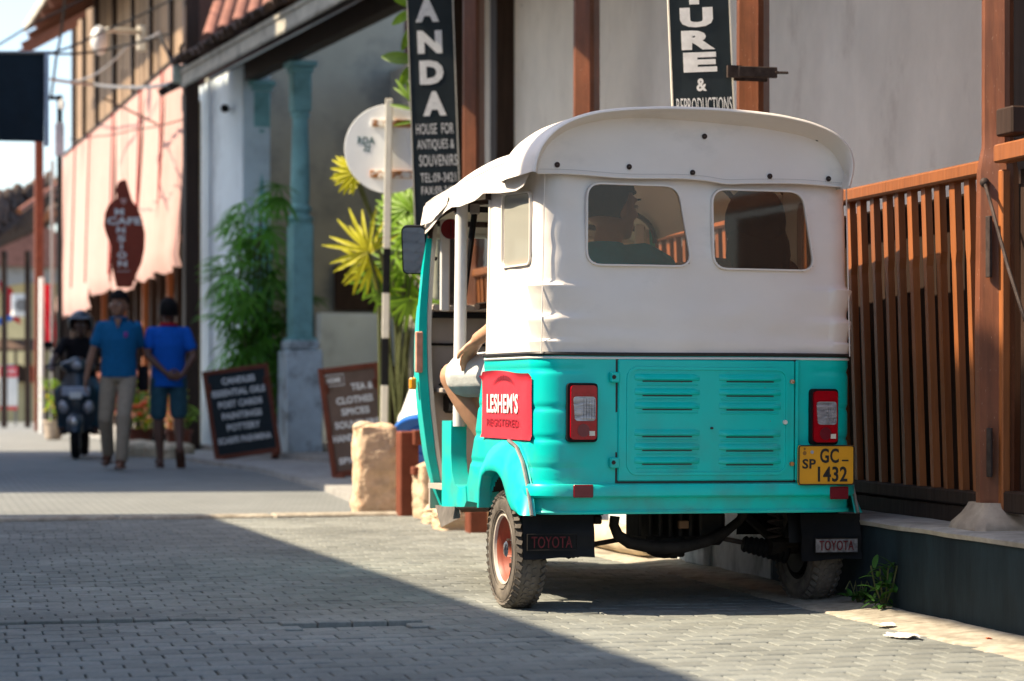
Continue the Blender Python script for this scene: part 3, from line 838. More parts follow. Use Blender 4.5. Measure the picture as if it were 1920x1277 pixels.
# pillar seam lines beside the door
for px in (1156,):
    pass
x0, zt = rp(1156, 674, YR - .004); x1, zt2 = rp(1487, 679, YR - .004); _, zb = rp(1156, 903, YR - .004)
xc, zc = (x0 + x1) / 2, (zt + zb) / 2
g = G(); g.box((xc, YR + .002, zc), (x1 - x0 + .014, .006, zt - zb + .014)); g.build('door_gap', D['black_print'], car, 0)
g = G(); g.box((xc, YR - .003, zc), (x1 - x0, .012, zt - zb), bev=.004)
door = g.build('engine_door', D['teal'], car, 30)
g = G(); g.ribbon(rrect(x0 + .035, x1 - .03, zb + .025, zt - .03, .035), .012, YR - .0135, YR - .008); g.build('pressed_rib', D['teal'], door, 60)
for (pa, pb) in ((1192, 1300), (1350, 1452)):
    for py in (711, 738, 764, 815, 841, 867):
        xa, z_ = rp(pa - 6, py); xb, _ = rp(pb + 8, py); w_ = xb - xa
        g = G()
        # pressed louvre: hood rising to a lip, dark slot below
        rg = []
        for k in range(13):
            t = k / 12; x = xa + w_ * t; e = min(1, min(t, 1 - t) / .09) ** .5
            rg.append([(x, YR - .008, z_ + .019), (x, YR - .010 - .008 * e, z_ + .010), (x, YR - .010 - .011 * e, z_ + .001), (x, YR - .009 - .006 * e, z_ - .0035), (x, YR - .008, z_ - .005)])
        g.rings(rg, cap=False, closed=False)
        lv = g.build('louvre', D['teal'], door, 60)
        g = G(); g.box((xa + w_ / 2, YR - .0095, z_ - .007), (w_ * .76, .003, .004)); g.build('slot', D['black_print'], lv, 0)
        g = G(); g.box((xa + w_ / 2, YR - .0095, z_ - .019), (w_ * .94, .004, .006), bev=.002); g.build('rib', D['teal'], lv, 30)
for px, py in ((1148, 708), (1148, 868)):
    x, z = rp(px, py)
    g = G(); g.box((x, YR - .012, z), (.034, .02, .036), bev=.004); h = g.build('hinge', D['teal'], car, 30)
    g = G(); g.tube([(x - .006, YR - .026, z + .001), (x - .006, YR - .015, z + .001)], .007, 8); g.build('bolt', D['iron'], h)
for px, py in ((1480, 714), (1467, 790), (1480, 868), (1330, 802)):
    x, z = rp(px, py)
    g = G(); g.tube([(x, YR - .02, z), (x, YR - .007, z)], .0075 if px > 1400 else .004, 10); g.build('door_bolt', D['rust'] if px != 1330 else D['iron'], car)
x, z = rp(1490, 720); g = G(); g.box((x, YR - .009, lerp(zb, zt, .5)), (.012, .012, zt - zb), bev=.003); g.build('door_edge_strip', D['teal'], car, 30)
# ---------------- bumper band and valance
def band(u, v):
    pth = bandp; x, y, nx, ny, zn = pth[round(u * (len(pth) - 1))]
    pr = [(.0, .3935), (.018, .3955), (.026, .402), (.026, .432), (.02, .4405), (.0, .4425)]
    o, z = pr[round(v * 5)]
    return (x + nx * o, y + ny * o, z)
bandp = upath(HW, YR, RC, -.16, 4, 9, 8)
g = G(); g.grid(band, len(bandp) - 1, 5); g.build('bumper', D['teal'], car, 40)
for xa, xb in ((1069, 1106), (1549, 1583)):
    a, zt_ = rp(xa, 911); b, zb_ = rp(xb, 936)
    g = G(); g.box(((a + b) / 2, YR - .028, (zt_ + zb_) / 2 + .004), (b - a, .01, .044), bev=.003); g.build('reflector', D['dred'], car, 0)
g = G(); pth = upath(HW + .001, YR - .001, RC, -.2, 4, 8, 8)
g.tube([(p[0], p[1], .345) for p in pth], .007, 6); g.build('valance_lip', D['teal'], car)
# floor pan
g = G(); g.box((0, .45, .345), (1.0, 1.4, .02)); g.box((0, -.02, .352), (.8, .55, .03)); g.build('floor_pan', D['blackrub'], car, 0)
# ---------------- tail lights
for (xa, xb, ya, yb, flip) in ((1062, 1119, 719, 830, 1), (1518, 1570, 727, 832, -1)):
    a, z1 = rp(xa, ya, YR - .02); b, z0 = rp(xb, yb, YR - .02); cxx = (a + b) / 2; w_ = b - a
    g = G()
    o = rpoly([(a, z0), (b, z0), (b, z1), (a, z1)], .016, 5)
    g.prism(o, YR - .018, YR + .03); h = g.build('tail_light', D['blackrub'], car, 30)
    i_ = rpoly([(a + .009, z0 + .009), (b - .007, z0 + .009), (b - .007, z1 - .008), (a + .009, z1 - .008)], .014, 5)
    g = G(); g.prism(i_, YR - .03, YR - .012)
    g.build('red_lens', D['red_lens'], h, 50)
    zc1 = lerp(z0, z1, .36); zc2 = lerp(z0, z1, .77)
    cl_ = rpoly([(a + .022, zc1), (b - .013, zc1), (b - .013, zc2), (a + .016, zc2)], .012, 5)
    g = G(); g.prism(cl_, YR - .0345, YR - .028); cln = g.build('clear_lens', D['clear_lens'], h, 50)
    g = G()
    for k in range(5):
        xx = lerp(cxx + .0, b - .016, k / 4)
        g.tube([(xx, YR - .035, zc1 + .006), (xx, YR - .035, zc2 - .006)], .0022, 6)
    g.build('lens_rib', D['clear_lens'], h)
    g = G(); g.tube([(cxx, YR - .031, lerp(z0, z1, .2)), (cxx, YR - .0315, lerp(z0, z1, .2))], .022, 16); g.build('lens_disc', D['dred'], h)
    g = G(); g.box((b - .024, YR - .0315, z0 + .03), (.019, .004, .016)); g.build('sticker', D['cream'], h, 0)
# ---------------- number plate
a, z1 = rp(1495, 833, YR - .035); b, z0 = rp(1600, 907, YR - .035)
cxx, czz = (a + b) / 2, (z0 + z1) / 2; w_, h_ = b - a, z1 - z0
po = rpoly([(a, z0), (b, z0), (b, z1), (a, z1)], .01, 4)
g = G(); g.prism(po, YR - .036, YR - .03); pl = g.build('number_plate', D['yellow'], car, 30)
g = G(); g.ribbon(rpoly([(a + .002, z0 + .002), (b - .002, z0 + .002), (b - .002, z1 - .002), (a + .002, z1 - .002)], .01, 4), .004, YR - .039, YR - .036)
def tx(st, px0, px1, py0, py1, b_=.02, yy=YR - .0368):
    p0 = rp(px0, py0, yy); p1 = rp(px1, py1, yy)
    g.text(st, (p0[0] + p1[0]) / 2, (p0[1] + p1[1]) / 2, abs(p1[0] - p0[0]), abs(p0[1] - p1[1]), yy, b_)
tx('GC', 1536, 1571, 839, 866, .02); tx('-', 1577, 1589, 860, 862.5); tx('1432', 1532, 1587, 873, 901, .02); tx('SP', 1503, 1528, 859, 877, .02)
g.build('plate_lettering', D['black_print'], pl, 0)
g = G()
x, z = rp(1507, 848, YR - .037); g.tube([(x, YR - .0368, z), (x, YR - .038, z)], .007, 12)
x, z = rp(1507, 840, YR - .037); g.tube([(x, YR - .0368, z), (x, YR - .038, z)], .004, 8)
g.build('state_emblem', mat('emblem_brown', (.3, .14, .02), .5), pl)
g = G(); x, z = rp(1521, 846, YR - .037); g.tube([(x, YR - .0368, z), (x, YR - .038, z)], .006, 12); g.build('hologram', D['alu'], pl)
# ---------------- rear wheel fenders
def fender(sg):
    A = [(.335, .332), (.335, .42), (.3, .5), (.22, .56), (.1, .585), (-.02, .588), (-.12, .57), (-.2, .52), (-.255, .45), (-.29, .38), (-.312, .335)]
    B = [(.262, .336), (.252, .40), (.22, .45), (.165, .468), (.09, .472), (.02, .468), (-.04, .445), (-.08, .41), (-.11, .375), (-.16, .348), (-.27, .336)]
    def rs(L, n=36):
        d = [0]
        for i in range(1, len(L)): d.append(d[-1] + (Vector(L[i]) - Vector(L[i - 1])).length)
        return [(interp(list(zip(d, [p[0] for p in L])), d[-1] * k / n), interp(list(zip(d, [p[1] for p in L])), d[-1] * k / n)) for k in range(n + 1)]
    a, b = rs(A), rs(B)
    rg = []
    for f, xo in ((0, -.002), (.1, .010), (.25, .025), (.5, .038), (.78, .044), (.95, .044), (.99, .041), (1.0, .034), (1.0, .01), (1.02, -.03)):
        rg.append([(sg * (HW + xo), lerp(a[k][0], b[k][0], f), lerp(a[k][1], b[k][1], f)) for k in range(37)])
    g = G(); g.rings(rg, cap=False, closed=False); f_ = g.build('fender', D['teal'], car, 60)
    g = G(); g.tube([(sg * (HW + .012), lerp(p[0], q[0], .04) , lerp(p[1], q[1], .04) ) for p, q in list(zip(a, b))[20:]], .007, 6, flat=(1, 1)); g.build('fender_beading', D['steel'], f_)
for sg in (-1, 1):
    fender(sg)
    g = G(); n_ = 20
    rg = []
    for xx in (HW - .005, HW - .2):
        rg.append([(sg * xx, ARC[0] + (ARC[2] + .01) * cos(pi * k / n_), ARC[1] + (ARC[2] + .01) * sin(pi * k / n_)) for k in range(n_ + 1)])
    g.rings(rg, cap=False, closed=False)
    g.add([(sg * (HW - .2), ARC[0] + .3, .33), (sg * (HW - .2), ARC[0] - .3, .33), (sg * (HW - .2), ARC[0] - .3, .5), (sg * (HW - .2), ARC[0] + .3, .5)], [(0, 1, 2, 3)])
    g.build('wheel_well', D['blackrub'], car, 60)
# ---------------- wheels
def wheel(name, loc, sg=1):
    root = bpy.data.objects.new(name, None); COL.objects.link(root); root.parent = car; root.location = loc
    root.empty_display_size = .05
    Ro, w2 = .205, .054
    g = G()
    prof = [(.118, -w2 * .72), (.126, -w2 * .86), (.15, -w2 * 1.0), (.172, -w2 * .98), (.188, -w2 * .86), (.197, -w2 * .7), (.2035, -w2 * .35), (.205, 0), (.2035, w2 * .35), (.197, w2 * .7), (.188, w2 * .86), (.172, w2 * .98), (.15, w2), (.126, w2 * .86), (.118, w2 * .72)]
    g.lathe(prof, n=72, axis='x')
    for k in range(44):
        a = 2 * pi * k / 44
        for s_ in (-1, 1):
            M = Matrix.Rotation(a + s_ * .03, 4, 'X')
            g.box((s_ * w2 * .78, 0, .195), (w2 * .42, .0155, .014), rot=(0, s_ * .62, s_ * .35), M=M)
            g.box((s_ * w2 * .2, 0, .2055), (w2 * .3, .02, .004), rot=(0, 0, s_ * .3), M=M)
    for rr in (.138, .182):
        for s_ in (-1, 1): g.tube([(s_ * w2 * .995, rr * cos(2 * pi * k / 40), rr * sin(2 * pi * k / 40)) for k in range(41)], .0016, 4, cap=False)
    g.build('tyre', D['rubber'], root, 40)
    o = -sg                           # outer side
    g = G(); g.lathe([(.124, o * .040), (.123, o * .048), (.118, o * .047), (.114, o * .036), (.110, o * .03)], n=40, axis='x'); g.build('rim_edge', D['rim_white'], root, 50)
    g = G(); g.lathe([(.112, o * .034), (.104, o * .018), (.09, -o * .01), (.07, -o * .014), (.05, -o * .008), (.03, o * .0), (.001, o * .0)], n=40, axis='x'); g.lathe([(.122, -w2 * .8), (.108, -w2 * .6), (.1, 0), (.108, w2 * .6), (.122, w2 * .8)], n=40, axis='x'); g.build('rim', D['rim_red'] if sg > 0 else D['engine'], root, 50)  # right wheel's rim takes a near-black colour to stand for shade
    g = G(); g.lathe([(.052, -o * .006), (.05, o * .012), (.03, o * .02), (.028, o * .036), (.02, o * .042), (.001, o * .044)], n=24, axis='x'); g.build('hub', D['chrome'], root, 40)
    g = G(); g.lathe([(.001, -o * .05), (.098, -o * .05), (.1, -o * .02), (.001, -o * .02)], n=28, axis='x'); g.build('drum_shade_disc', D['blackrub'], root, 40)  # black disc added to darken the shaded inner side of the wheel
    for k in range(4):
        a = 2 * pi * k / 4 + .4
        g = G(); g.tube([(o * .002, .064 * cos(a), .064 * sin(a)), (o * .016, .064 * cos(a), .064 * sin(a))], .009, 6); g.build('nut', D['iron'], root, 0)
    g = G(); g.tube([(o * .0, -.03, -.09), (o * .03, -.035, -.1)], .004, 6); g.build('valve', D['iron'], root)
    return root
wheel('wheel', (-.562, 0, .203), 1); wheel('wheel', (.54, 0, .203), -1); wheel('wheel', (0, 1.98, .203), 1)
g = G()
for s_ in (-1, 1): g.tube([(s_ * .07, 1.98, .2), (s_ * .07, 1.9, .45)], .014, 8)
g.build('front_fork', D['iron'], car)
# ---------------- mudflaps
for (xa, xb, ta, tb, tz0, tz1, sg) in ((978, 1112, 996, 1072, 1008, 1028, -1), (1500, 1612, 1536, 1600, 1012, 1029, 1)):
    yy = -.235
    a, z1 = rp(xa, 962, yy); b, z0 = rp(xb, 1046, yy); cxx = (a + b) / 2
    def mf(u, v): return (lerp(a, b, u) , yy + .012 * sin(u * 3) - .02 * (1 - v) + .004 * sin(v * 9), lerp(z0, z1, v) - .004 * sin(u * 5 + 1) * (1 - v))
    g = G(); g.grid(mf, 12, 8)
    g.v += [v + Vector((0, .008, 0)) for v in g.v[:]]; nn = len(g.v) // 2
    g.f += [[i + nn for i in reversed(f)] for f in g.f[:]]; g.mi += g.mi[:]
    fl = g.build('mudflap', D['blackrub'], car, 50)
    p0 = rp(ta - 8, tz0 - 4, yy - .024); p1 = rp(tb + 8, tz1 + 4, yy - .024)
    g = G(); g.ribbon([(p0[0], p1[1]), (p1[0], p1[1]), (p1[0], p0[1]), (p0[0], p0[1])], .003, yy - .027, yy - .02); g.build('emboss', D['engine'], fl, 0)
    if sg > 0:
        g = G(); g.box(((p0[0] + p1[0]) / 2, yy - .021, (p0[1] + p1[1]) / 2), (p1[0] - p0[0], .006, (p0[1] - p1[1])), bev=.002); g.build('label_plate', mat('worn_label', (.2, .19, .19), .7, .5, 60), fl, 0)
    q0 = rp(ta, tz0, yy - .027); q1 = rp(tb, tz1, yy - .027)
    g = G(); g.text('TOYOTA', (q0[0] + q1[0]) / 2, (q0[1] + q1[1]) / 2, q1[0] - q0[0], q0[1] - q1[1], yy - .0275, .0)
    g.build('flap_lettering', mat('faded_red_print', (.13, .02, .024), .7, .4, 60), fl, 0)
# ---------------- rear hood of the canopy
def resamp(L, n):
    d = [0]
    for i in range(1, len(L)): d.append(d[-1] + (Vector(L[i]) - Vector(L[i - 1])).length)
    X = list(zip(d, [p[0] for p in L])); Z = list(zip(d, [p[1] for p in L]))
    pts = [(interp(X, d[-1] * k / n), interp(Z, d[-1] * k / n)) for k in range(n + 1)]
    for _ in range(3):
        pts = [pts[0]] + [((pts[i - 1][0] + 2 * pts[i][0] + pts[i + 1][0]) / 4, (pts[i - 1][1] + 2 * pts[i][1] + pts[i + 1][1]) / 4) for i in range(1, n)] + [pts[-1]]
    return pts
NA = 64
rim_px = [(999, 324), (1003, 292), (1018, 264), (1042, 241), (1075, 224), (1120, 212), (1180, 206), (1250, 204), (1330, 206), (1400, 211), (1460, 218), (1515, 230), (1558, 247), (1584, 268), (1596, 296), (1594, 322), (1587, 347)]
inn_px = [(1002, 326), (1007, 296), (1026, 266), (1055, 246), (1090, 232), (1135, 223), (1200, 220), (1316, 228), (1420, 238), (1500, 252), (1545, 270), (1568, 296), (1580, 322), (1585, 347)]
rim = resamp([rp(a, b, -.43) for a, b in rim_px], NA); inn = resamp([rp(a, b, -.335) for a, b in inn_px], NA)
def off2(L, o):
    out = []
    for i, p in enumerate(L):
        a = Vector(L[max(0, i - 1)]); b = Vector(L[min(len(L) - 1, i + 1)]); t = (b - a).normalized(); n_ = Vector((-t.y, t.x))
        out.append((p[0] + n_.x * o, p[1] + n_.y * o))
    return out
def ring(L, y): return [(p[0], y, p[1]) for p in L]
rg = [ring(inn, -.333), ring([((p[0] + q[0]) / 2, (p[1] * .4 + q[1] * .6)) for p, q in zip(inn, rim)], -.385), ring(off2(rim, -.003), -.426), ring(off2(rim, .001), -.432), ring(off2(rim, .007), -.43), ring(off2(rim, .011), -.418),
      ring(off2(rim, .011), -.3), ring(off2(rim, .012), -.12), ring(off2(rim, .004), -.02), ring(off2(rim, -.012), .0), ring(off2(rim, -.06), .01)]
g = G(); g.rings(rg, cap=False, closed=False); hood = g.build('rear_hood', D['canvas'], car, 60)
# hood rear panel with its wavy lower edge
lowL, lowR = inn[0], inn[-1]
g = G(); vs = []; NR = 10
def low_at(x):
    t = (x - lowL[0]) / (lowR[0] - lowL[0]); z = lerp(lowL[1], lowR[1], t)
    return z - .006 * exp(-((t - .6) / .05) ** 2) + .003 * sin(t * 17)
def hp(u, v):
    p = inn[round(u * NA)]; q = (p[0], min(low_at(p[0]), p[1]))
    # rows run from the arch down to the straight lower edge
    t = v; x = lerp(lowL[0], lowR[0], u); x = lerp(p[0], x, smooth_step(0, 1, t))
    z = lerp(p[1], low_at(x), t)
    return (x, -.333 + .004 * noise.noise(Vector((x * 6, 2, z * 8))) * (1 if 0 < v < 1 else 0) - (.004 if v == 1 else 0), z)
g.grid(hp, NA, NR); g.build('hood_panel', D['canvas'], car, 60)
g = G(); g.tube([(x, -.337, low_at(x)) for x in [lerp(lowL[0], lowR[0], k / 50) for k in range(51)]], .0035, 6); g.build('hood_hem', D['canvas'], car)
for px, py in ((1040, 310), (1175, 313), (1294, 323), (1439, 329), (1549, 333), (1316, 255), (1528, 258)):
    x, z = rp(px, py, -.338)
    g = G(); g.lathe([(.0095, -.001), (.0095, -.003), (.006, -.006), (.001, -.007)], c=(x, -.336, z), n=12, axis='y'); g.build('rivet', D['iron'], car)
# stitching along the hood hem and beside the windows
g = G()
for k in range(150):
    x = lerp(lowL[0] + .01, lowR[0] - .01, k / 149); g.box((x, -.3395, low_at(x) + .013), (.0045, .0015, .0012))
o = g.build('stitching', mat('grey_thread', (.35, .32, .28), .9), car, 0); o['kind'] = 'stuff'
# ---------------- main roof
def roof_sec(y):
    t = smooth_step(.7, 1.75, y)
    a = .6 - .1 * t; zb = interp([(-.3, 1.5), (.2, 1.475), (.9, 1.45), (1.3, 1.425), (1.75, 1.39)], y)
    zt = interp([(-.3, 1.685), (.6, 1.67), (1.1, 1.64), (1.45, 1.595), (1.6, 1.56), (1.7, 1.5), (1.76, 1.41)], y)
    if y > 1.6: a -= .03 * ((y - 1.6) / .16) ** 2
    out = []
    for k in range(41):
        th = pi * k / 40
        cx_, sz_ = cos(th), sin(th)
        x = -a * (abs(cx_) ** .62) * (1 if cx_ > 0 else -1); z = zb + (zt - zb) * (abs(sz_) ** .8)
        z += .004 * noise.noise(Vector((x * 3, y * 4, 1)))
        # sag between the hoops
        z -= .006 * abs(sin(y * pi / .55)) * sz_
        out.append((x, y, z))
    return out
g = G(); g.rings([roof_sec(y) for y in [-.1 + 1.86 * k / 46 for k in range(47)]], cap=False, closed=False); g.build('canvas_roof', D['canvas'], car, 60)
# hanging side flap with its scalloped hem
top_px = [(1006, 292), (985, 296), (955, 303), (925, 314), (893, 330), (862, 345), (835, 360), (812, 372), (796, 384)]
bot_px = [(1005, 322), (990, 350), (972, 360), (945, 364), (912, 364), (895, 378), (872, 389), (853, 390), (846, 368), (842, 386), (830, 404), (812, 418), (797, 424)]
T_ = [sp(a, b) for a, b in top_px]; B_ = [sp(a, b) for a, b in bot_px]
T_.sort(); B_.sort()
ys0, ys1 = max(T_[0][0], B_[0][0]), min(T_[-1][0], B_[-1][0])
for sg in (-1,):
    def ff(u, v):
        y = lerp(ys0, ys1, u); zt_ = interp(T_, y); zb_ = interp(B_, y)
        x = sg * (abs(xside(y)) + (.012 if sg < 0 else -.03) + .012 * (1 - v) + .005 * sin(y * 13) * (1 - v))
        if v > .99: x = sg * (abs(xside(y)) + .002)
        return (x, y, lerp(zb_, zt_, v))
    g = G(); g.grid(ff, 90, 8); g.v += [Vector((v.x - sg * .003, v.y, v.z)) for v in g.v[:]]; nn = len(g.v) // 2
    g.f += [[i + nn for i in reversed(f)] for f in g.f[:]]; g.mi += g.mi[:]
    g.build('side_flap', D['canvas'], car, 60)
    g = G(); g.tube([(sg * (abs(xside(y)) + .004), y, interp(T_, y)) for y in [lerp(ys0, ys1, k / 30) for k in range(31)]], .004, 6); g.build('flap_seam', D['canvas'], car)
# front hem of the roof
g = G(); g.tube([roof_sec(1.755)[k] for k in range(41)], .012, 8); g.build('roof_hem', D['canvas'], car)
# ---------------- roof frame inside
g = G()
for yy in (.33, .8, 1.55):
    sct = roof_sec(yy); g.tube([(p[0] * .965, p[1], p[2] - .02) for p in sct], .011, 6)
g.build('roof_hoop', D['iron'], car)
# ---------------- pillars, sills, side panels
for sg in (-1, 1):
    g = G(); g.tube([(sg * .56, .8, .62), (sg * .555, .8, 1.47)], .0245, 14); g.build('door_pillar', D['white_tube'], car)
    g = G()
    # outer face of the low side panel with its rounded rear lower corner
    pl_ = [(.94, .64), (.94, .308), (.60, .322), (.57, .345), (.585, .40), (.66, .385), (.74, .40), (.785, .45), (.8, .52), (.8, .64)]
    M = Matrix(((0, sg, 0, 0), (1, 0, 0, 0), (0, 0, 1, 0), (0, 0, 0, 1)))
    g.prism(pl_, HW - .055, HW + .006, M=M); g.build('side_panel', D['teal'], car, 30)
    g = G(); g.box((sg * .5, .62, .375), (.09, .42, .02)); g.build('door_sill', D['cabin'], car, 0)
# ---------------- front shell: apron, inner panel
ed_px = [(797, 425), (789, 500), (782, 580), (780, 640), (781, 700), (787, 770), (798, 850), (812, 915), (829, 957)]
ED = []
for px, py in ed_px:
    q = (px - 960) / 4533; y = 1.6
    x = (q * (VY + cos(VA) * y) - VX + sin(VA) * y) / (cos(VA) - q * sin(VA)); _, Yw = toW(x, y)
    ED.append((CAMZ + (727 - py) / 4533 * Yw, -x))
ED.sort()
def hwf(z): return interp(ED, z)
ln_tab = [(.24, .16), (.45, .38), (.8, .42), (1.05, .34), (1.12, .26)]
def nose(z, ins=0.0, n=28):
    h = hwf(z) - ins; L = interp(ln_tab, z) - ins; out = []
    for k in range(n + 1):
        th = pi * k / n
        out.append((-h * (abs(cos(th)) ** .75) * (1 if cos(th) > 0 else -1), 1.6 + L * sin(th) ** .9, z))
    return out
zs = [.245 + (1.11 - .245) * k / 24 for k in range(25)]
g = G(); g.rings([nose(z) for z in zs], cap=False, closed=False); g.build('front_shell', D['teal'], car, 60)
g = G(); g.rings([nose(z, .02) for z in zs], cap=False, closed=False); g.build('inner_shell', D['cabin'], car, 60)
for sg in (-1, 1):
    g = G()          # flat turquoise edge flange of the apron, seen from behind, plus a pale inner return
    rg = [[(sg * (hwf(z) + .002), 1.575, z), (sg * (hwf(z) + .002), 1.61, z), (sg * (hwf(z) - .024 - .012 * sin((z - .24) * 3)), 1.60, z), (sg * (hwf(z) - .024 - .012 * sin((z - .24) * 3)), 1.575, z)] for z in [.245 + 1.2 * k / 30 for k in range(31)]]
    g.rings(rg); g.build('apron_edge', D['teal'], car, 30)
    g = G()
    rg = [[(sg * (hwf(z) - .026 - .012 * sin((z - .24) * 3)), 1.57, z), (sg * (hwf(z) - .026 - .012 * sin((z - .24) * 3)), 1.6, z), (sg * (hwf(z) - .042 - .012 * sin((z - .24) * 3)), 1.6, z), (sg * (hwf(z) - .042 - .012 * sin((z - .24) * 3)), 1.57, z)] for z in [.245 + 1.2 * k / 30 for k in range(31)]]
    g.rings(rg); g.build('edge_return', D['cream'], car, 30)
    g = G(); g.box((sg * (hwf(.9) + .002), 1.57, .915), (.03, .02, .17), bev=.004); g.build('edge_patch', mat('primer_patch', (.7, .35, .25), .7, .3, 14), car, 30)
    g = G(); g.box((sg * (hwf(.8) + .024), 1.6, .785), (.028, .03, .05), bev=.006); g.build('side_indicator', D['amber'], car, 30)
def zc_(py, y=1.6): return CAMZ + (727 - py) / 4533 * toW(-.4, y)[1]
g = G(); g.box((0, 1.66, (zc_(955) + zc_(597)) / 2), (.92, .02, zc_(597) - zc_(955))); g.build('dash_panel', D['cabin'], car, 0)
g = G(); g.box((0, 1.62, zc_(591)), (.93, .05, .026), bev=.004); g.build('dash_seal', D['blackrub'], car, 0)
g = G(); g.box((0, 1.62, zc_(578)), (.93, .06, .026), bev=.006); g.build('windscreen_sill', D['cabin'], car, 0)
g = G(); g.tube([(-.46, 1.645, zc_(646)), (.46, 1.645, zc_(648))], .006, 6); g.build('dash_cable', D['blackrub'], car)
g = G(); g.box((0, 1.58, zc_(733)), (.9, .16, .02), bev=.004); g.build('shelf', D['cabin'], car, 0)
g = G(); g.box((-.33, 1.58, zc_(757)), (.16, .12, .08), bev=.01); g.build('glove_box', D['blackrub'], car, 30)
g = G(); g.tube([(-.42, 1.6, zc_(690)), (-.43, 1.58, zc_(700)), (-.41, 1.57, zc_(712)), (-.44, 1.58, zc_(722)), (-.40, 1.57, zc_(730))], .006, 6); g.build('wire_loop', D['blackrub'], car)
# windscreen
g = G(); g.add([(-.46, 1.64, zc_(578)), (.46, 1.64, zc_(578)), (.45, 1.6, 1.47), (-.45, 1.6, 1.47)], [(0, 1, 2, 3)]); g.build('windscreen', D['glass_w'], car, 0)
for sx_ in (-1, 1):
    g = G(); g.box((sx_ * .425, 1.56, 1.275), (.04, .02, .38), bev=.005); g.build('screen_strut', D['white_tube'], car, 0)
x, z = rp(841, 430, 1.54); g = G(); g.lathe([(.042, 0), (.042, -.004), (.001, -.005)], c=(x, 1.54, z), n=24, axis='y'); g.build('round_sticker', D['dred'], car)
g = G(); g.tube([(x, 1.534, z + .03), (x, 1.534, z - .03)], .002, 4); g.tube([(-.46, 1.6, 1.45), (.46, 1.6, 1.45)], .012, 8); g.build('screen_header', D['iron'], car)
# black roll-up strap by the pillar and its buckle
a = rp(886, 398, .9); b = rp(866, 560, .9)
g = G(); g.tube([(a[0], .9, a[1]), (b[0], .9, b[1])], .0125, 8); g.build('strap', D['blackrub'], car)
g = G(); g.box((a[0], .9, a[1] + .01), (.034, .03, .04), bev=.004); g.build('buckle', D['steel'], car, 0)
a = rp(864, 393, .95); b = rp(930, 393, .95)
g = G(); g.box(((a[0] + b[0]) / 2 + .2, .95, a[1]), (b[0] - a[0] + .4, .02, .022)); g.build('cross_rail', D['blackrub'], car, 0)
g = G(); g.tube([(.5, .45, 1.22), (.5, 1.5, 1.16)], .008, 6); g.tube([(.5, .45, 1.1), (.5, 1.5, 1.06)], .012, 6); g.build('guard_rail', D['white_tube'], car)
# mirror
mx = bpy.data.objects.new('wing_mirror', None); COL.objects.link(mx); mx.parent = car
q0 = rp(751, 423, 1.62); q1 = rp(796, 515, 1.62); cm = ((q0[0] + q1[0]) / 2, 1.62, (q0[1] + q1[1]) / 2)
mx.location = cm; mx.rotation_euler = (R(15), 0, R(-22))
wm, hm = q1[0] - q0[0], q0[1] - q1[1]
o = rpoly([(-wm / 2, -hm / 2), (wm / 2, -hm / 2), (wm / 2, hm / 2), (-wm / 2, hm / 2)], .024, 6)
g = G(); g.prism(o, -.012, .02); g.build('mirror_shell', D['blackrub'], mx, 40)
o = rpoly([(-wm / 2 + .005, -hm / 2 + .005), (wm / 2 - .005, -hm / 2 + .005), (wm / 2 - .005, hm / 2 - .005), (-wm / 2 + .005, hm / 2 - .005)], .02, 6)
g = G(); g.prism(o, -.014, -.011); g.build('mirror_glass', D['mirror'], mx, 40)
g = G(); g.tube([(wm / 2 - .02, .01, -.02), (wm / 2 + .04, 0, -.04)], .008, 6); g.build('mirror_arm', D['blackrub'], mx)
# seats
g = G(); g.box((0, .12, .72), (1.06, .46, .14), bev=.04); g.box((0, -.16, .98), (1.06, .1, .42), bev=.04); g.build('rear_seat', D['blackrub'], car, 60)
g = G(); g.box((0, .92, .72), (.62, .3, .12), bev=.04); g.box((0, .92, .5), (.5, .28, .34), bev=.01); g.build('driver_seat', D['blackrub'], car, 60)
g = G(); g.tube([(0, 1.85, .5), (0, 1.52, 1.08)], .02, 8); g.tube([(-.34, 1.36, 1.1), (-.2, 1.5, 1.12), (.2, 1.5, 1.12), (.34, 1.36, 1.1)], .014, 8); g.build('handlebar', D['iron'], car)
g = G(); g.box((0, 1.25, .365), (.98, .62, .02)); g.build('cab_floor', D['cabin'], car, 0)
# red vinyl sheet
def surf(y, z, o):
    """left body surface: arc coordinate y, continued round the corner below YR+RC"""
    yc = YR + RC
    if y >= yc: return (-(HW + o), y, z)
    a = (yc - y) / RC
    return (-HW + RC - (RC + o) * cos(a), yc - (RC + o) * sin(a), z)
(ya, z1), (yb, z0) = sp(902, 702), sp(984, 823)
y1_ = YR + RC - .035; ya = min(ya, .375)
z1 = sp(945, 699)[1]; z0 = sp(945, 824)[1]
def vs_(u, v):
    y = lerp(ya, y1_, u); c = .006 * (1 if (u in (0, 1) and v in (0, 1)) else 0)
    z = lerp(z0, z1, v) + .006 * sin(u * 5) * v - .012 * (u < .06) * (v > .9)
    return surf(y, z, .006 + .002 * noise.noise(Vector((y * 9, z * 9, 0))) + c + .012 * max(0, v - .93) / .07 * (.5 + .5 * sin(u * 9)))
g = G(); g.grid(vs_, 30, 16); rv = g.build('vinyl_sheet', D['red_vinyl'], car, 60, label='red vinyl sheet with white lettering fixed to the left rear quarter')
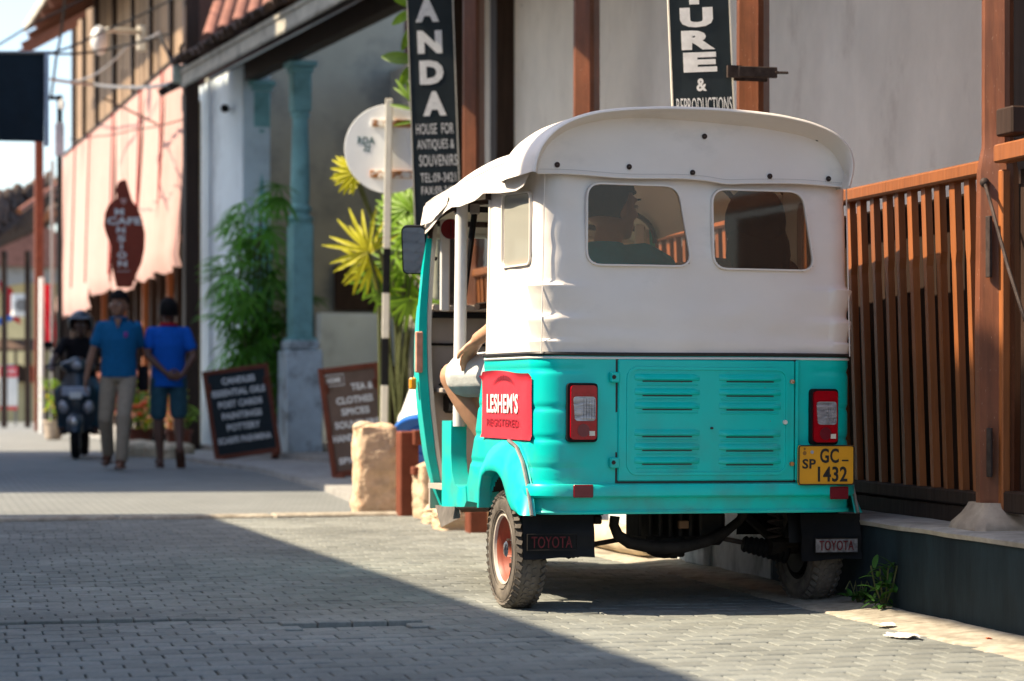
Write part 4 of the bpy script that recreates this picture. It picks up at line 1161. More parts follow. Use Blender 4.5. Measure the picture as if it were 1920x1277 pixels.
def tside(name, st, pxa, pxb, pya, pyb, m, b_=0.0, off=.0095):
    A = sp(pxa, pya); B = sp(pxb, pyb)
    zt_ = sp((pxa + pxb) / 2, pya)[1]; zb_ = sp((pxa + pxb) / 2, pyb)[1]
    g = G(); g.text(st, (A[0] + B[0]) / 2, (zt_ + zb_) / 2, abs(A[0] - B[0]), zt_ - zb_, 0, b_, .0006)
    mid = (A[0] + B[0]) / 2
    g.v = [Vector(surf(2 * mid - v.x, v.z, off - v.y)) for v in g.v]
    g.build(name, m, rv, 0)
tside('vinyl_lettering', "LESHEM'S", 913, 971, 739, 776, D['white_print'], .022)
tside('vinyl_small_print', 'REGISTERED', 913, 972, 787, 801, D['red_dark'], .0)
g = G()
for k in range(15):
    a0 = pi * (.15 + .7 * k / 15); a1 = pi * (.15 + .7 * (k + .55) / 15); c = sp(943, 728)
    for r_ in (.045, .06):
        pass
    g.add([surf(c[0] - .15 * cos(a0), c[1] + .035 * sin(a0) - .01, .0092), surf(c[0] - .15 * cos(a1), c[1] + .035 * sin(a1) - .01, .0092), surf(c[0] - .15 * cos(a1), c[1] + .055 * sin(a1) - .01, .0092), surf(c[0] - .15 * cos(a0), c[1] + .055 * sin(a0) - .01, .0092)], [(0, 1, 2, 3)])
g.build('vinyl_arc_print', D['red_dark'], rv, 0)
# loose mud cloth under the apron
g = G()
p = [sp(815, 948), sp(836, 950), sp(862, 958), sp(848, 972), sp(826, 990), sp(814, 968)]
g.add([(xside(a) + .03 * (i % 2), a, b) for i, (a, b) in enumerate(p)], [(0, 1, 2, 3), (0, 3, 4, 5)]); g.build('mud_cloth', mat('grey_rubber_cloth', (.18, .165, .15), .8, .3, 20), car, 30)
g = G(); g.box((-.25, .75, .315), (.3, .7, .04), bev=.01); g.build('underfloor_rail', D['blackrub'], car, 0)
# ---------------- running gear seen below the valance
def rpt(px, py, y): x, z = rp(px, py, y); return (x, y, z)
g = G(); g.tube([rpt(1152, 968, -.1), rpt(1150, 985, -.1), rpt(1158, 1004, -.11), rpt(1180, 1018, -.12), rpt(1225, 1026, -.12), rpt(1275, 1026, -.12), rpt(1325, 1014, -.1), rpt(1360, 996, -.06), rpt(1385, 975, 0), rpt(1395, 960, 0)], [.018, .018, .02, .022, .024, .023, .02, .018, .016, .016], 12); g.build('exhaust_pipe', D['engine'], car)
g = G(); c = rpt(1265, 985, .12); g.box(c, (.3, .26, .13), bev=.02); c = rpt(1245, 1018, .05); g.ell(c, (.085, .1, .055))
for k in range(7): q = rpt(1190 + k * 19, 978, -.02); g.box(q, (.012, .1, .1), bev=.003)
c = rpt(1264, 1034, .0); g.box(c, (.06, .06, .035), bev=.006); g.box(rpt(1262, 1041, .0), (.02, .03, .02)); g.build('engine_block', D['engine'], car, 30)
g = G(); g.tube([rpt(1085, 1026, .02), rpt(1160, 1012, .05)], .009, 8); g.tube([rpt(1340, 1006, .05), rpt(1480, 1032, .0)], .009, 8); g.build('drive_shaft', D['iron'], car)
g = G(); A = Vector(rpt(1392, 1018, .02)); B = Vector(rpt(1476, 1034, .0))
nb = 9; pts = [A.lerp(B, k / (nb * 2)) for k in range(nb * 2 + 1)]
g.tube(pts, [(.024 + .014 * k / (nb * 2)) + (.006 if k % 2 else 0) for k in range(nb * 2 + 1)], 14); g.build('rubber_boot', D['blackrub'], car)
g = G(); A = Vector(rpt(1085, 1030, .02)); B = Vector(rpt(1060, 1034, .0)); g.tube([A.lerp(B, k / 6) for k in range(7)], [.024 + .006 * (k % 2) for k in range(7)], 12); g.build('rubber_boot', D['blackrub'], car)
for sg in (-1, 1):
    g = G(); g.tube([(sg * .42, .38, .33), (sg * .44, -.02, .2)], .026, 8); g.tube([(sg * .38, -.02, .2), (sg * .5, 0, .203)], .03, 10); g.build('trailing_arm', D['engine'], car)
    g = G(); pts = [(sg * .4 + .026 * cos(k * .7), -.03 + .026 * sin(k * .7), .22 + .0032 * k) for k in range(40)]; g.tube(pts, .005, 5); g.build('spring', D['iron'], car)
g = G(); g.box(rpt(1280, 983, -.14), (.036, .02, .028), bev=.003); g.build('tag_plate', mat('brown_tag', (.16, .09, .05), .8), car, 0)
g = G(); g.box(rpt(1098, 982, -.05), (.05, .03, .045), bev=.004); g.box(rpt(1118, 975, -.05), (.03, .03, .03), bev=.004); g.build('silencer_bracket', D['blackrub'], car, 0)
# ================================================================ people
def remesh(o, vox=.007, it=3):
    m = o.modifiers.new('fuse', 'REMESH'); m.mode = 'VOXEL'; m.voxel_size = vox; m.use_smooth_shade = True
    s_ = o.modifiers.new('relax', 'SMOOTH'); s_.factor = .5; s_.iterations = it
def cap(g, a, b, r0, r1, n=12, k=7, bulge=0.0):
    a, b = Vector(a), Vector(b)
    d = (b - a); L = d.length; t = d / L
    pts = []; rs = []
    for i in range(4): an = pi / 2 * (i / 4); pts.append(a - t * r0 * cos(an) * .9); rs.append(max(.0015, r0 * sin(an)))
    for i in range(k + 1):
        u = i / k; pts.append(a + d * u); rs.append(lerp(r0, r1, u) * (1 + bulge * sin(pi * min(1, u * 1.5)) if u < .67 else 1))
    for i in range(1, 5): an = pi / 2 * (i / 4); pts.append(b + t * r1 * sin(an) * .9); rs.append(max(.0015, r1 * cos(an)))
    g.tube(pts, rs, n)
def hand(g, w, d, nrm, side=1, curl=.5, L=.19, thumb=1):
    """w wrist, d direction of the fingers, nrm back of the hand"""
    w = Vector(w); d = Vector(d).normalized(); nrm = Vector(nrm); nrm = (nrm - d * nrm.dot(d)).normalized(); s_ = d.cross(nrm) * side
    M = Matrix((s_, d, nrm)).transposed().to_4x4(); M.translation = w + d * .045
    g.ell((0, 0, 0), (.04, .055, .016), 12, 8, M=M)
    for i, (x, ln, r) in enumerate(((-.030, .062, .0078), (-.010, .074, .0085), (.011, .078, .0088), (.031, .070, .0085))):
        p = w + d * .085 + s_ * x; q = p + (d * cos(curl * .5) - nrm * sin(curl * .5)) * ln * .5; r_ = q + (d * cos(curl * 1.5) - nrm * sin(curl * 1.5)) * ln * .5
        g.tube([w + d * .05 + s_ * x * .8, p, q, r_], [r * 1.05, r * 1.05, r, r * .8], 8)
    p = w + d * .03 + s_ * .034; q = p + (s_ * .75 + d * .6 - nrm * .2).normalized() * .035; r_ = q + (s_ * .25 + d * .95 - nrm * .25).normalized() * .03
    g.tube([w + d * .01 + s_ * .01, p, q, r_], [.013, .012, .0105, .009], 8)
def sect(g, secs, n=20):
    """torso sections: (centre, rx, ry)"""
    rg = []
    for c, rx, ry in secs:
        rg.append([(c[0] + rx * cos(2 * pi * k / n) , c[1] + ry * sin(2 * pi * k / n), c[2]) for k in range(n)])
    g.rings(rg)
def head_geo(g, c, face=Vector((0, 1, 0)), tilt=0):
    c = Vector(c); f = face.normalized(); rz = atan2(-f.x, f.y)
    M = Matrix.Translation(c) @ Matrix.Rotation(rz, 4, 'Z') @ Matrix.Rotation(tilt, 4, 'X') @ Matrix.Scale(1.1, 4)
    g.ell((0, -.008, .022), (.074, .092, .088), 18, 12, M=M)
    g.ell((0, .018, -.035), (.057, .066, .07), 16, 10, M=M)
    g.ell((0, .055, -.075), (.028, .026, .024), 12, 8, M=M)
    g.tube([(0, .084, .018), (0, .098, -.012), (0, .102, -.022)], [.008, .012, .012], 8, M=M)
    g.ell((0, .078, -.052), (.024, .012, .006), 10, 6, M=M); g.ell((0, .076, -.061), (.02, .012, .006), 10, 6, M=M)
    for s_ in (-1, 1):
        g.ell((s_ * .075, -.004, -.008), (.011, .02, .032), 10, 8, M=M)
        g.ell((s_ * .03, .076, .034), (.022, .012, .006), 8, 6, M=M)
        g.ell((s_ * .04, .055, -.015), (.024, .024, .02), 10, 6, M=M)
    return M
def face_parts(M, body, skin):
    g = G()
    for s_ in (-1, 1): g.ell((s_ * .031, .0815, .012), (.0125, .006, .006), 10, 6, M=M)
    g.build('eyes', D['white_print'], body)
    g = G()
    for s_ in (-1, 1): g.ell((s_ * .031, .0865, .012), (.0055, .003, .0055), 8, 6, M=M)
    for s_ in (-1, 1): g.box((s_ * .032, .087, .036), (.03, .006, .006), M=M)
    g.build('brows', D['hair'], body)
def human(name, label, loc, rz, J, skin, shirt=None, pants=None, hair='short', face=(0, 1, 0), long_pants=True, group=None, sandals=True, scale=1.0, legs=True, hr=1.0, sleeve=.62, tilt=0, hem=.0):
    t = thing(name, label, 'person', loc, rz, group); t.scale = (scale,) * 3
    V = {k: Vector(v) for k, v in J.items()}
    g = G()
    sw = (V['sR'] - V['sL']).length
    # torso + neck + head
    up = V['nek'] - V['pel']
    sect(g, [(V['pel'] + Vector((0, 0, -.06)), .12, .09), (V['pel'], .15, .105), (V['pel'].lerp(V['che'], .45), .13, .092), (V['che'], .155, .105), (V['che'].lerp(V['nek'], .6), .14, .085), (V['nek'], .06, .06)])
    cap(g, V['nek'] - Vector((0, 0, .05)), V['hed'] - Vector((0, .005, .05)), .056, .05)
    M = head_geo(g, V['hed'], Vector(face), tilt)
    for s_ in 'LR':
        cap(g, V['s' + s_], V['e' + s_], .046, .036, bulge=.05); cap(g, V['e' + s_], V['w' + s_], .036, .025, bulge=.12)
        hd = V.get('h' + s_, V['w' + s_] - V['e' + s_]); nr = V.get('n' + s_, Vector((1 if s_ == 'R' else -1, 0, 0)))
        hand(g, V['w' + s_], hd, nr, side=(1 if s_ == 'R' else -1) * (-1 if V.get('flip') else 1), curl=.6)
        if legs:
            cap(g, V['p' + s_], V['k' + s_], .078, .054); cap(g, V['k' + s_], V['a' + s_], .054, .034, bulge=.16)
            f_ = V['t' + s_] - V['a' + s_]
            cap(g, V['a' + s_] + Vector((0, 0, -.03)) - f_.normalized() * .02, V['t' + s_] + Vector((0, 0, 0)), .036, .026)
    b = g.build('body', skin, t); remesh(b, .0075)
    if tilt < 1: face_parts(M, b, skin)
    # hair
    g = G()
    if hair == 'short':
        vs_, fs_ = [], []
        for j in range(9):
            for k in range(20):
                a = 2 * pi * k / 20; lim = 2.05 if sin(a) < .25 else 1.3
                th = lim * j / 8
                vs_.append((.087 * sin(th) * cos(a) * hr, (-.012 + .105 * sin(th) * sin(a)) * hr, .025 + .115 * cos(th) + .004 * sin(k * 5 + j * 3)))
        for j in range(8):
            for k in range(20):
                x = j * 20 + k; y = j * 20 + (k + 1) % 20; fs_.append((x, y, y + 20, x + 20))
        g.add(vs_, fs_, M); g.build('hair', D['hair'], t)
    elif hair == 'long':
        g.ell((0, -.02, .01), (.1, .112, .125), 18, 12, M=M); g.ell((0, -.045, -.1), (.112, .075, .15), 16, 10, M=M); g.build('hair', D['hair'], t)
    # shirt
    if shirt:
        g = G(); hz = V['pel'] + Vector((0, 0, -.06 - hem))
        sect(g, [(hz, .172, .125), (V['pel'] + Vector((0, 0, .04)), .168, .122), (V['pel'].lerp(V['che'], .5), .16, .118), (V['che'], .178, .125), (V['che'].lerp(V['nek'], .55), .18, .1), (V['nek'] - Vector((0, 0, .012)), .075, .07), (V['nek'] + Vector((0, 0, .012)), .066, .062)])
        for s_ in 'LR':
            cap(g, V['che'].lerp(V['nek'], .5) + (V['s' + s_] - V['che'].lerp(V['nek'], .5)) * .5, V['s' + s_], .07, .054)
            cap(g, V['s' + s_], V['s' + s_].lerp(V['e' + s_], sleeve), .055, .058)
        s_o = g.build('shirt', shirt, t); remesh(s_o, .009, 2)
    if pants:
        g = G()
        sect(g, [(V['pel'] + Vector((0, 0, -.1)), .135, .105), (V['pel'] + Vector((0, 0, -.03)), .162, .118), (V['pel'] + Vector((0, 0, .06)), .15, .11)])
        for s_ in 'LR':
            if long_pants:
                cap(g, V['p' + s_], V['k' + s_], .09, .07); cap(g, V['k' + s_], V['k' + s_].lerp(V['a' + s_], .93), .07, .062)
            else:
                cap(g, V['p' + s_], V['p' + s_].lerp(V['k' + s_], .86), .092, .084)
        p_o = g.build('trousers' if long_pants else 'shorts', pants, t); remesh(p_o, .009, 2)
    if sandals and legs:
        for s_ in 'LR':
            f_ = (V['t' + s_] - V['a' + s_]); f_.z = 0 if abs(f_.z) < .1 else f_.z; f_.normalize()
            c = V['a' + s_].lerp(V['t' + s_], .5); ang = atan2(-f_.x, f_.y); pt = math.asin(max(-1, min(1, f_.z)))
            g = G(); g.box((0, 0, 0), (.09, .26, .022), bev=.01); g.box((0, .04, .045), (.088, .04, .05), bev=.015)
            g.build('sandal', D['sandal'], t, loc=(c.x, c.y, c.z - .035), rot=(pt, 0, ang))
    return t, V, M
# walker in the blue polo, coming towards us
J = dict(pel=(0, 0, .93), che=(0, .0, 1.22), nek=(0, .0, 1.42), hed=(.0, .03, 1.545),
         sL=(-.165, 0, 1.35), eL=(-.19, -.12, 1.1), wL=(-.07, -.19, .95), hL=(.8, -.2, -.4), nL=(0, -1, 0),
         sR=(.165, 0, 1.35), eR=(.245, .02, 1.1), wR=(.3, .05, .86), hR=(.1, .05, -1),
         pL=(-.085, 0, .87), kL=(-.06, .2, .5), aL=(-.045, .24, .085), tL=(-.04, .4, .05),
         pR=(.085, 0, .87), kR=(.12, .04, .48), aR=(.12, -.22, .14), tR=(.13, -.1, .05))
pA = P(223, 727, 22.75)
wa, V_, M1 = human('person', 'man in blue polo shirt and khaki trousers walking towards us beside the scooter', (pA.x, pA.y, 0), R(184), J, D['skin'], D['blue_polo'], D['khaki'], face=(.25, 1, 0), scale=1.0)
g = G(); g.prism([(-.035, 1.425), (.035, 1.425), (0, 1.33)], .1, .118); g.build('open_neck', D['skin'], wa, 0)
g = G(); g.box((-.075, .128, 1.27), (.035, .01, .05), bev=.004); g.build('shirt_badge', mat('violet_badge', (.25, .06, .3), .8), wa, 0)
g = G(); g.tube([(.07 * cos(a), .012 + .07 * sin(a), 1.425) for a in [2 * pi * k / 16 for k in range(17)]], .016, 6, cap=False); g.build('collar', D['blue_polo'], wa)
g = G(); g.tube([(-.1, .1, 1.42), (-.19, -.02, 1.36), (-.2, -.06, 1.1), (-.2, -.05, .9)], .008, 5); g.box((-.22, -.08, .86), (.1, .06, .24), bev=.02); g.build('shoulder_bag', D['black_cloth'], wa)
# walker in the blue T-shirt, going away
J = dict(pel=(0, 0, .93), che=(0, .0, 1.22), nek=(0, .0, 1.42), hed=(.0, .01, 1.54),
         sL=(-.17, 0, 1.35), eL=(-.205, -.1, 1.12), wL=(-.02, -.17, .94), hL=(1, -.1, -.35), nL=(0, -1, 0),
         sR=(.17, 0, 1.35), eR=(.25, -.05, 1.11), wR=(.13, -.16, .92), hR=(-1, -.12, -.1), nR=(0, -1, 0),
         pL=(-.09, 0, .87), kL=(-.1, .05, .49), aL=(-.08, .0, .085), tL=(-.09, .15, .04),
         pR=(.09, 0, .87), kR=(.1, .06, .5), aR=(.11, -.18, .2), tR=(.12, -.09, .09))
pB = P(316, 727, 23.0)
wb, V_, _ = human('person', 'man in blue T-shirt with red collar and denim shorts walking away, hands behind his back', (pB.x, pB.y, 0), R(8), J, D['skin_d'], D['blue_tee'], D['denim'], long_pants=False, scale=.965, hem=.06)
g = G(); g.tube([(.075 * cos(a), .075 * sin(a), 1.425) for a in [2 * pi * k / 16 for k in range(17)]], .017, 6, cap=False); g.build('collar', D['red_cloth'], wb)
# rider
pS = P(150, 727, 26.7)
J = dict(pel=(0, -.32, .84), che=(0, -.24, 1.13), nek=(0, -.18, 1.33), hed=(0, -.14, 1.46),
         sL=(-.18, -.19, 1.285), eL=(-.29, .0, 1.08), wL=(-.3, .23, 1.0), hL=(.2, 1, -.1), nL=(0, .3, 1),
         sR=(.18, -.19, 1.285), eR=(.29, .0, 1.08), wR=(.3, .23, 1.0), hR=(-.2, 1, -.1), nR=(0, .3, 1),
         pL=(-.1, -.3, .82), kL=(-.2, .12, .72), aL=(-.18, .08, .33), tL=(-.18, .24, .28),
         pR=(.1, -.3, .82), kR=(.2, .12, .72), aR=(.18, .08, .33), tR=(.18, .24, .28))
SRZ = R(186)
rd, V_, Mh = human('person', 'helmeted rider in a black shirt and blue jeans sitting on the dark scooter', (pS.x, pS.y, 0), SRZ, J, D['skin_d'], D['black_cloth'], D['denim'], hair=None)
g = G()
vs_, fs_ = [], []
for j in range(10):
    for k in range(24):
        a = 2 * pi * k / 24; th = (2.15 if sin(a) < .45 else 1.2) * j / 9
        vs_.append((.128 * sin(th) * cos(a), -.005 + .142 * sin(th) * sin(a), .025 + .135 * cos(th)))
for j in range(9):
    for k in range(24):
        x = j * 24 + k; y = j * 24 + (k + 1) % 24; fs_.append((x, y, y + 24, x + 24))
g.add(vs_, fs_, Mh); hm_ = g.build('helmet', D['scoot'], rd)
g = G(); g.box((0, .13, .075), (.17, .07, .012), bev=.004, M=Mh); g.build('helmet_peak', D['alu'], hm_)
# ---------------------------------------------------------------- scooter
sc_ = thing('scooter', 'dark teal motor scooter with round headlamp coming up the street with its rider', 'scooter', (pS.x, pS.y, 0), SRZ)
g = G(); g.lathe([(.12, -.04), (.16, -.05), (.2, -.045), (.222, -.02), (.225, 0), (.222, .02), (.2, .045), (.16, .05), (.12, .04)], c=(0, .62, .225), n=28, axis='x'); g.build('front_tyre', D['blackrub'], sc_)
g = G(); g.lathe([(.12, -.04), (.1, 0), (.12, .04)], c=(0, .62, .225), n=20, axis='x'); g.tube([(-.05, .62, .225), (.05, .62, .225)], .03, 8); g.build('front_rim', D['steel'], sc_)
g = G(); g.lathe([(.12, -.05), (.2, -.05), (.225, 0), (.2, .05), (.12, .05)], c=(0, -.62, .225), n=28, axis='x'); g.build('rear_tyre', D['blackrub'], sc_)
g = G()
rg = []
for a in [R(15 + 150 * k / 12) for k in range(13)]:
    r = .25; rg.append([(xx, .62 + (r + zz) * cos(a) * 1.02, .225 + (r + zz) * sin(a) * 1.05) for xx, zz in ((-.085, -.07), (-.08, -.01), (-.04, .022), (0, .03), (.04, .022), (.08, -.01), (.085, -.07))])
g.rings(rg, cap=False, closed=False); g.build('front_fender', D['scoot'], sc_)
g = G(); g.ell((0, .86, .4), (.03, .02, .05), 10, 6); g.build('fender_lamp', D['chrome'], sc_)
g = G()
rg = []
for z, w_, y, d_ in ((.3, .1, .52, .04), (.42, .2, .5, .07), (.56, .235, .5, .1), (.7, .22, .47, .12), (.82, .17, .42, .12), (.9, .13, .38, .1), (.97, .1, .36, .08)):
    rg.append([(w_ * (1 - 2 * k / 12), y + d_ * sin(pi * k / 12), z) for k in range(13)] + [(-w_ * .9, y - .03, z), (w_ * .9, y - .03, z)])
g.rings(rg); g.build('apron', D['scoot'], sc_, 50)
g = G(); g.box((0, .625, .735), (.3, .02, .1), bev=.008); g.build('chrome_panel', D['alu'], sc_, 30)
g = G(); g.box((0, .65, .69), (.13, .012, .07), bev=.004); g.build('front_plate', D['white_p'], sc_, 0)
for s_ in (-1, 1):
    g = G(); g.ell((s_ * .13, .58, .56), (.055, .03, .075), 12, 8, rot=(0, s_ * .3, 0)); g.build('indicator_lamp', D['clear_lens'], sc_)
g = G(); g.ell((0, .36, 1.01), (.19, .1, .075), 18, 10); g.ell((0, .4, 1.03), (.1, .09, .08), 14, 8); g.build('handlebar_cowl', D['scoot'], sc_)
g = G(); g.ell((0, .47, 1.01), (.062, .03, .055), 16, 8); g.build('headlamp', D['clear_lens'], sc_)
g = G(); g.tube([(-.36, .22, 1.0), (-.2, .32, 1.03), (.2, .32, 1.03), (.36, .22, 1.0)], .014, 8); g.tube([(-.36, .2, 1.0), (-.24, .28, 1.02)], .02, 8); g.tube([(.36, .2, 1.0), (.24, .28, 1.02)], .02, 8); g.build('handlebar', D['blackrub'], sc_)
for s_ in (-1, 1):
    g = G(); g.tube([(s_ * .22, .32, 1.04), (s_ * .3, .3, 1.2)], .006, 6); g.ell((s_ * .32, .3, 1.24), (.055, .015, .04), 12, 8); g.build('mirror', D['blackrub'], sc_)
g = G(); g.box((0, .2, .3), (.36, .5, .05), bev=.02); g.build('footboard', D['blackrub'], sc_)
g = G(); sect(g, [((0, -.35, .28), .15, .4), ((0, -.38, .5), .19, .45), ((0, -.38, .7), .16, .42)]); g.build('rear_body', D['scoot'], sc_)
g = G(); sect(g, [((0, -.32, .7), .15, .38), ((0, -.32, .76), .16, .4), ((0, -.32, .8), .12, .34)]); g.build('seat', D['blackrub'], sc_)
g = G(); g.tube([(.1, -.5, .28), (.2, -.9, .32)], .045, 10); g.build('exhaust', D['steel'], sc_)
# ---------------------------------------------------------------- people in the three wheeler
CR = Matrix.Translation((VX, VY, 0)) @ Matrix.Rotation(VA, 4, 'Z')
J = dict(pel=(-.27, .2, .84), che=(-.24, .2, 1.1), nek=(-.16, .23, 1.29), hed=(-.125, .26, 1.42),
         sL=(-.37, .2, 1.22), eL=(-.50, .26, 1.03), wL=(-.575, .46, .95), hL=(-.12, .6, -.45), nL=(-.3, .3, .8),
         sR=(.0, .26, 1.25), eR=(.16, .42, 1.2), wR=(.33, .55, 1.23), hR=(1, .4, .0), nR=(0, 0, 1),
         pL=(-.37, .26, .83), kL=(-.60, .72, .815), aL=(-.42, .62, .47), tL=(-.47, .8, .42),
         pR=(-.18, .26, .83), kR=(-.2, .72, .82), aR=(-.2, .74, .46), tR=(-.2, .88, .4))
human('person', 'passenger in teal shirt and pale shorts, one knee sticking out of the three wheeler', (VX, VY, 0), VA, J, D['skin_l'], D['teal_cloth'], D['white_cloth'], long_pants=False, face=(1, .3, 0), sleeve=.7)
J = dict(pel=(.3, .12, .84), che=(.31, .06, 1.06), nek=(.33, .06, 1.24), hed=(.36, .08, 1.36),
         sL=(.2, .05, 1.19), eL=(.14, .12, .97), wL=(.2, .33, .86), sR=(.47, .05, 1.19), eR=(.5, .12, .97), wR=(.42, .33, .86), hL=(.3, 1, 0), hR=(-.3, 1, 0), nL=(0, 0, 1), nR=(0, 0, 1),
         pL=(.22, .15, .83), kL=(.2, .55, .8), aL=(.2, .56, .44), tL=(.2, .7, .4), pR=(.4, .15, .83), kR=(.42, .55, .8), aR=(.42, .56, .44), tR=(.42, .7, .4))
human('person', 'passenger with dark hair on the rear seat, seen through the right rear window', (VX, VY, 0), VA, J, D['skin'], mat('maroon_cloth', (.12, .04, .035), .85), D['denim'], hair='long', hr=1.1, sleeve=.6)
# ================================================================ things in front of the verandah house
def leafmesh(name, L, w, m, droop=.25, seg=6):
    g = G(); vs_ = []
    for i in range(seg + 1):
        t = i / seg; ww = w * (sin(pi * min(1, t * .9 + .08)) ** .7) * (1 - t * .25) + .002; z = -droop * L * t * t
        vs_ += [(-ww / 2, L * t, z + ww * .18), (0, L * t, z), (ww / 2, L * t, z + ww * .18)]
    fs_ = []
    for i in range(seg):
        for k in (0, 1): a = i * 3 + k; fs_.append((a, a + 1, a + 4, a + 3))
    g.add(vs_, fs_); return g.mesh(name, m, 60)
def fan_mesh(m, nleaf=10, L=.32, w=.03, spread=150, droop=.2, jag=.12):
    g = G(); rnd = random.Random(nleaf * 7 + int(L * 100))
    for k in range(nleaf):
        a = R(-spread / 2 + spread * k / (nleaf - 1) + rnd.uniform(-4, 4)); l_ = L * (1 - jag * abs(sin(a)) + rnd.uniform(-.08, .08))
        M = Matrix.Rotation(a, 4, 'Z') @ Matrix.Rotation(rnd.uniform(-.12, .12), 4, 'X')
        vs_ = []; seg = 5
        for i in range(seg + 1):
            t = i / seg; ww = w * (.35 + .65 * sin(pi * min(1, t * .95 + .03))) * (1 if t < .85 else .55); z = -droop * l_ * t * t
            vs_ += [(-ww / 2, l_ * t, z + ww * .2), (0, l_ * t, z - ww * .05), (ww / 2, l_ * t, z + ww * .2)]
        fs_ = []
        for i in range(seg):
            for q in (0, 1): b = i * 3 + q; fs_.append((b, b + 1, b + 4, b + 3))
        g.add(vs_, fs_, M)
    return g.mesh('frond', m, 60)
# round traffic sign on its striped pole
d = 16.4
p0 = P(718, 727, d)
t = thing('traffic_sign', 'round traffic sign seen from behind on a black and white banded pole', 'road sign', (p0.x, p0.y, .0), 0, rot=(0, R(.9), 0))
pw = 13.5 / 4533 * d
bands = [(185, 466, 0), (466, 549, 1), (549, 634, 0), (634, 722, 1), (722, 808, 0), (808, 960, 1)]
for ya, yb, k in bands:
    z1, z0 = pz_(ya, d), max(-.05, pz_(yb, d)); g = G(); g.box((0, 0, (z0 + z1) / 2), (pw, pw, z1 - z0 - .0005), bev=.004)
    g.build('pole_band', D['blackrub'] if k else D['cream'], t, 0)
cx_, cz_ = 716 - 718, pz_(277, d)
Rr = 83 / 4533 * d
g = G(); g.lathe([(.0, .0), (Rr, .0), (Rr + .003, .008), (Rr, .014), (0, .014)], c=(.0, pw / 2 + .03, cz_), n=64, axis='y'); disc = g.build('disc', D['grey_sign'], t, 30)
for py in (229, 325):
    z = pz_(py, d); g = G(); g.box((.02, pw / 2 + .018, z), (80 / 4533 * d, .02, .05), bev=.003)
    for k in range(6): g.box((.02 - .12 + k * .048, pw / 2 + .006, z), (.012, .006, .03))
    g.build('bracket', D['rust'], t, 0)
g = G(); g.text('RDA', (675 - 718) / 4533 * d, pz_(262, d), 32 / 4533 * d, 14 / 4533 * d, pw / 2 + .029, .015)
for k in range(4):
    a = pi / 2 * k + .5; c = Vector(((677 - 718) / 4533 * d, pw / 2 + .029, pz_(277, d)))
    g.box((c.x + .018 * cos(a), c.y, c.z + .018 * sin(a)), (.026, .002, .010), rot=(0, -a - .7, 0))
g.build('disc_lettering', mat('faded_green_print', (.05, .12, .12), .6), disc, 0)

def rough_block(name, label, cat, loc, rz, w_, d_, h_, m, seed, crack=None, lean=0.0):
    g = G(); nx_, nz_ = 16, 40
    def prof(th, v):
        c_, s_ = cos(th), sin(th); e = .38
        x = w_ / 2 * abs(c_) ** e * (1 if c_ > 0 else -1); y = d_ / 2 * abs(s_) ** e * (1 if s_ > 0 else -1)
        k = 1 - .12 * smooth_step(.8, 1, v) - .06 * smooth_step(.12, 0, v)
        n_ = noise.noise(Vector((x * 5 + seed, y * 5, v * 2.5))) * .14 + .05 * (abs(noise.noise(Vector((x * 11 + seed, y * 11, v * 4)))) > .22) + noise.noise(Vector((x * 16 + seed, y * 16, v * 9))) * .06 + abs(noise.noise(Vector((x * 34 + seed, y * 34, v * 22)))) * .05
        if crack:
            f = exp(-((x - crack(v)) / .012) ** 2) * (1 if s_ < 0 else 0); k -= .16 * f
        k += n_
        return (x * (k if not crack else k + .0) + lean * v, y * k, h_ * v * (1 + (.06 * noise.noise(Vector((x * 7 + seed, y * 7, 0))) if v > .8 else 0)))
    rg = [[prof(2 * pi * k / 48, v / nz_) for k in range(48)] for v in range(nz_ + 1)]
    top = [Vector(p) for p in rg[-1]]; c = sum(top, Vector()) / 48
    for f, dz in ((.7, .02), (.35, .03), (.05, .028)): rg.append([tuple(c + (p - c) * f + Vector((0, 0, dz + .012 * noise.noise(p * 9)))) for p in top])
    g.rings(rg); o = g.build(name, m, None, 60); o.location = loc; o.rotation_euler = (0, 0, rz)
    link_tag(o, label, cat); return o
d = 14.85
def gx(px, d): return (px - 960) / 4533 * d
rough_block('stone_block', 'split upright sandstone block at the roadside, left of the brown timber post', 'stone', (gx(702, d), d + .12, -.02), R(12), .265, .24, .535, D['stone'], 3, crack=lambda v: -.005 + .05 * v - .02 * sin(v * 5))
g = G()
t = thing('loose_stone', 'small pale stone lying on top of the split sandstone block', 'stone', (gx(680, d), d + .1, .5), .4)
g = G(); g.ell((0, 0, .03), (.07, .06, .035), 12, 8); g.v = [v * (1 + .15 * noise.noise(v * 20)) for v in g.v]; g.build('stone', D['log'], t, 60)
def timber(label, px, dd, w_, dep, z1, rz=YAW):
    t = thing('timber_post', label, 'post', (gx(px, dd), dd, 0), rz); g = G(); g.box((0, 0, z1 / 2 - .01), (w_, dep, z1 + .02), bev=.008); g.build('post', D['frame'], t, 0); return t
timber('short red brown timber post beside the split sandstone block', 764, 14.55, .115, .14, pz_(808, 14.55))
t = thing('timber_beam', 'red brown timber rail resting between the short post and the stones', 'beam', (gx(800, 14.3), 14.3, pz_(876, 14.3)), YAW)
g = G(); g.box((.08, 0, -.02), (.34, .09, .05), bev=.006); g.build('beam', D['frame'], t, 0)
t = thing('timber_beam', 'upper red brown timber beam fixed level with the short post top', 'beam', (gx(800, 14.4), 14.5, pz_(820, 14.5)), YAW)
g = G(); g.box((.12, 0, 0), (.42, .1, .09), bev=.006); g.build('beam', D['frame'], t, 0)
rough_block('stone_block', 'pale stone block under the timber rail, right of the brown post', 'stone', (gx(803, 14.2), 14.3, -.02), R(20), .15, .2, .32, D['stone'], 9)
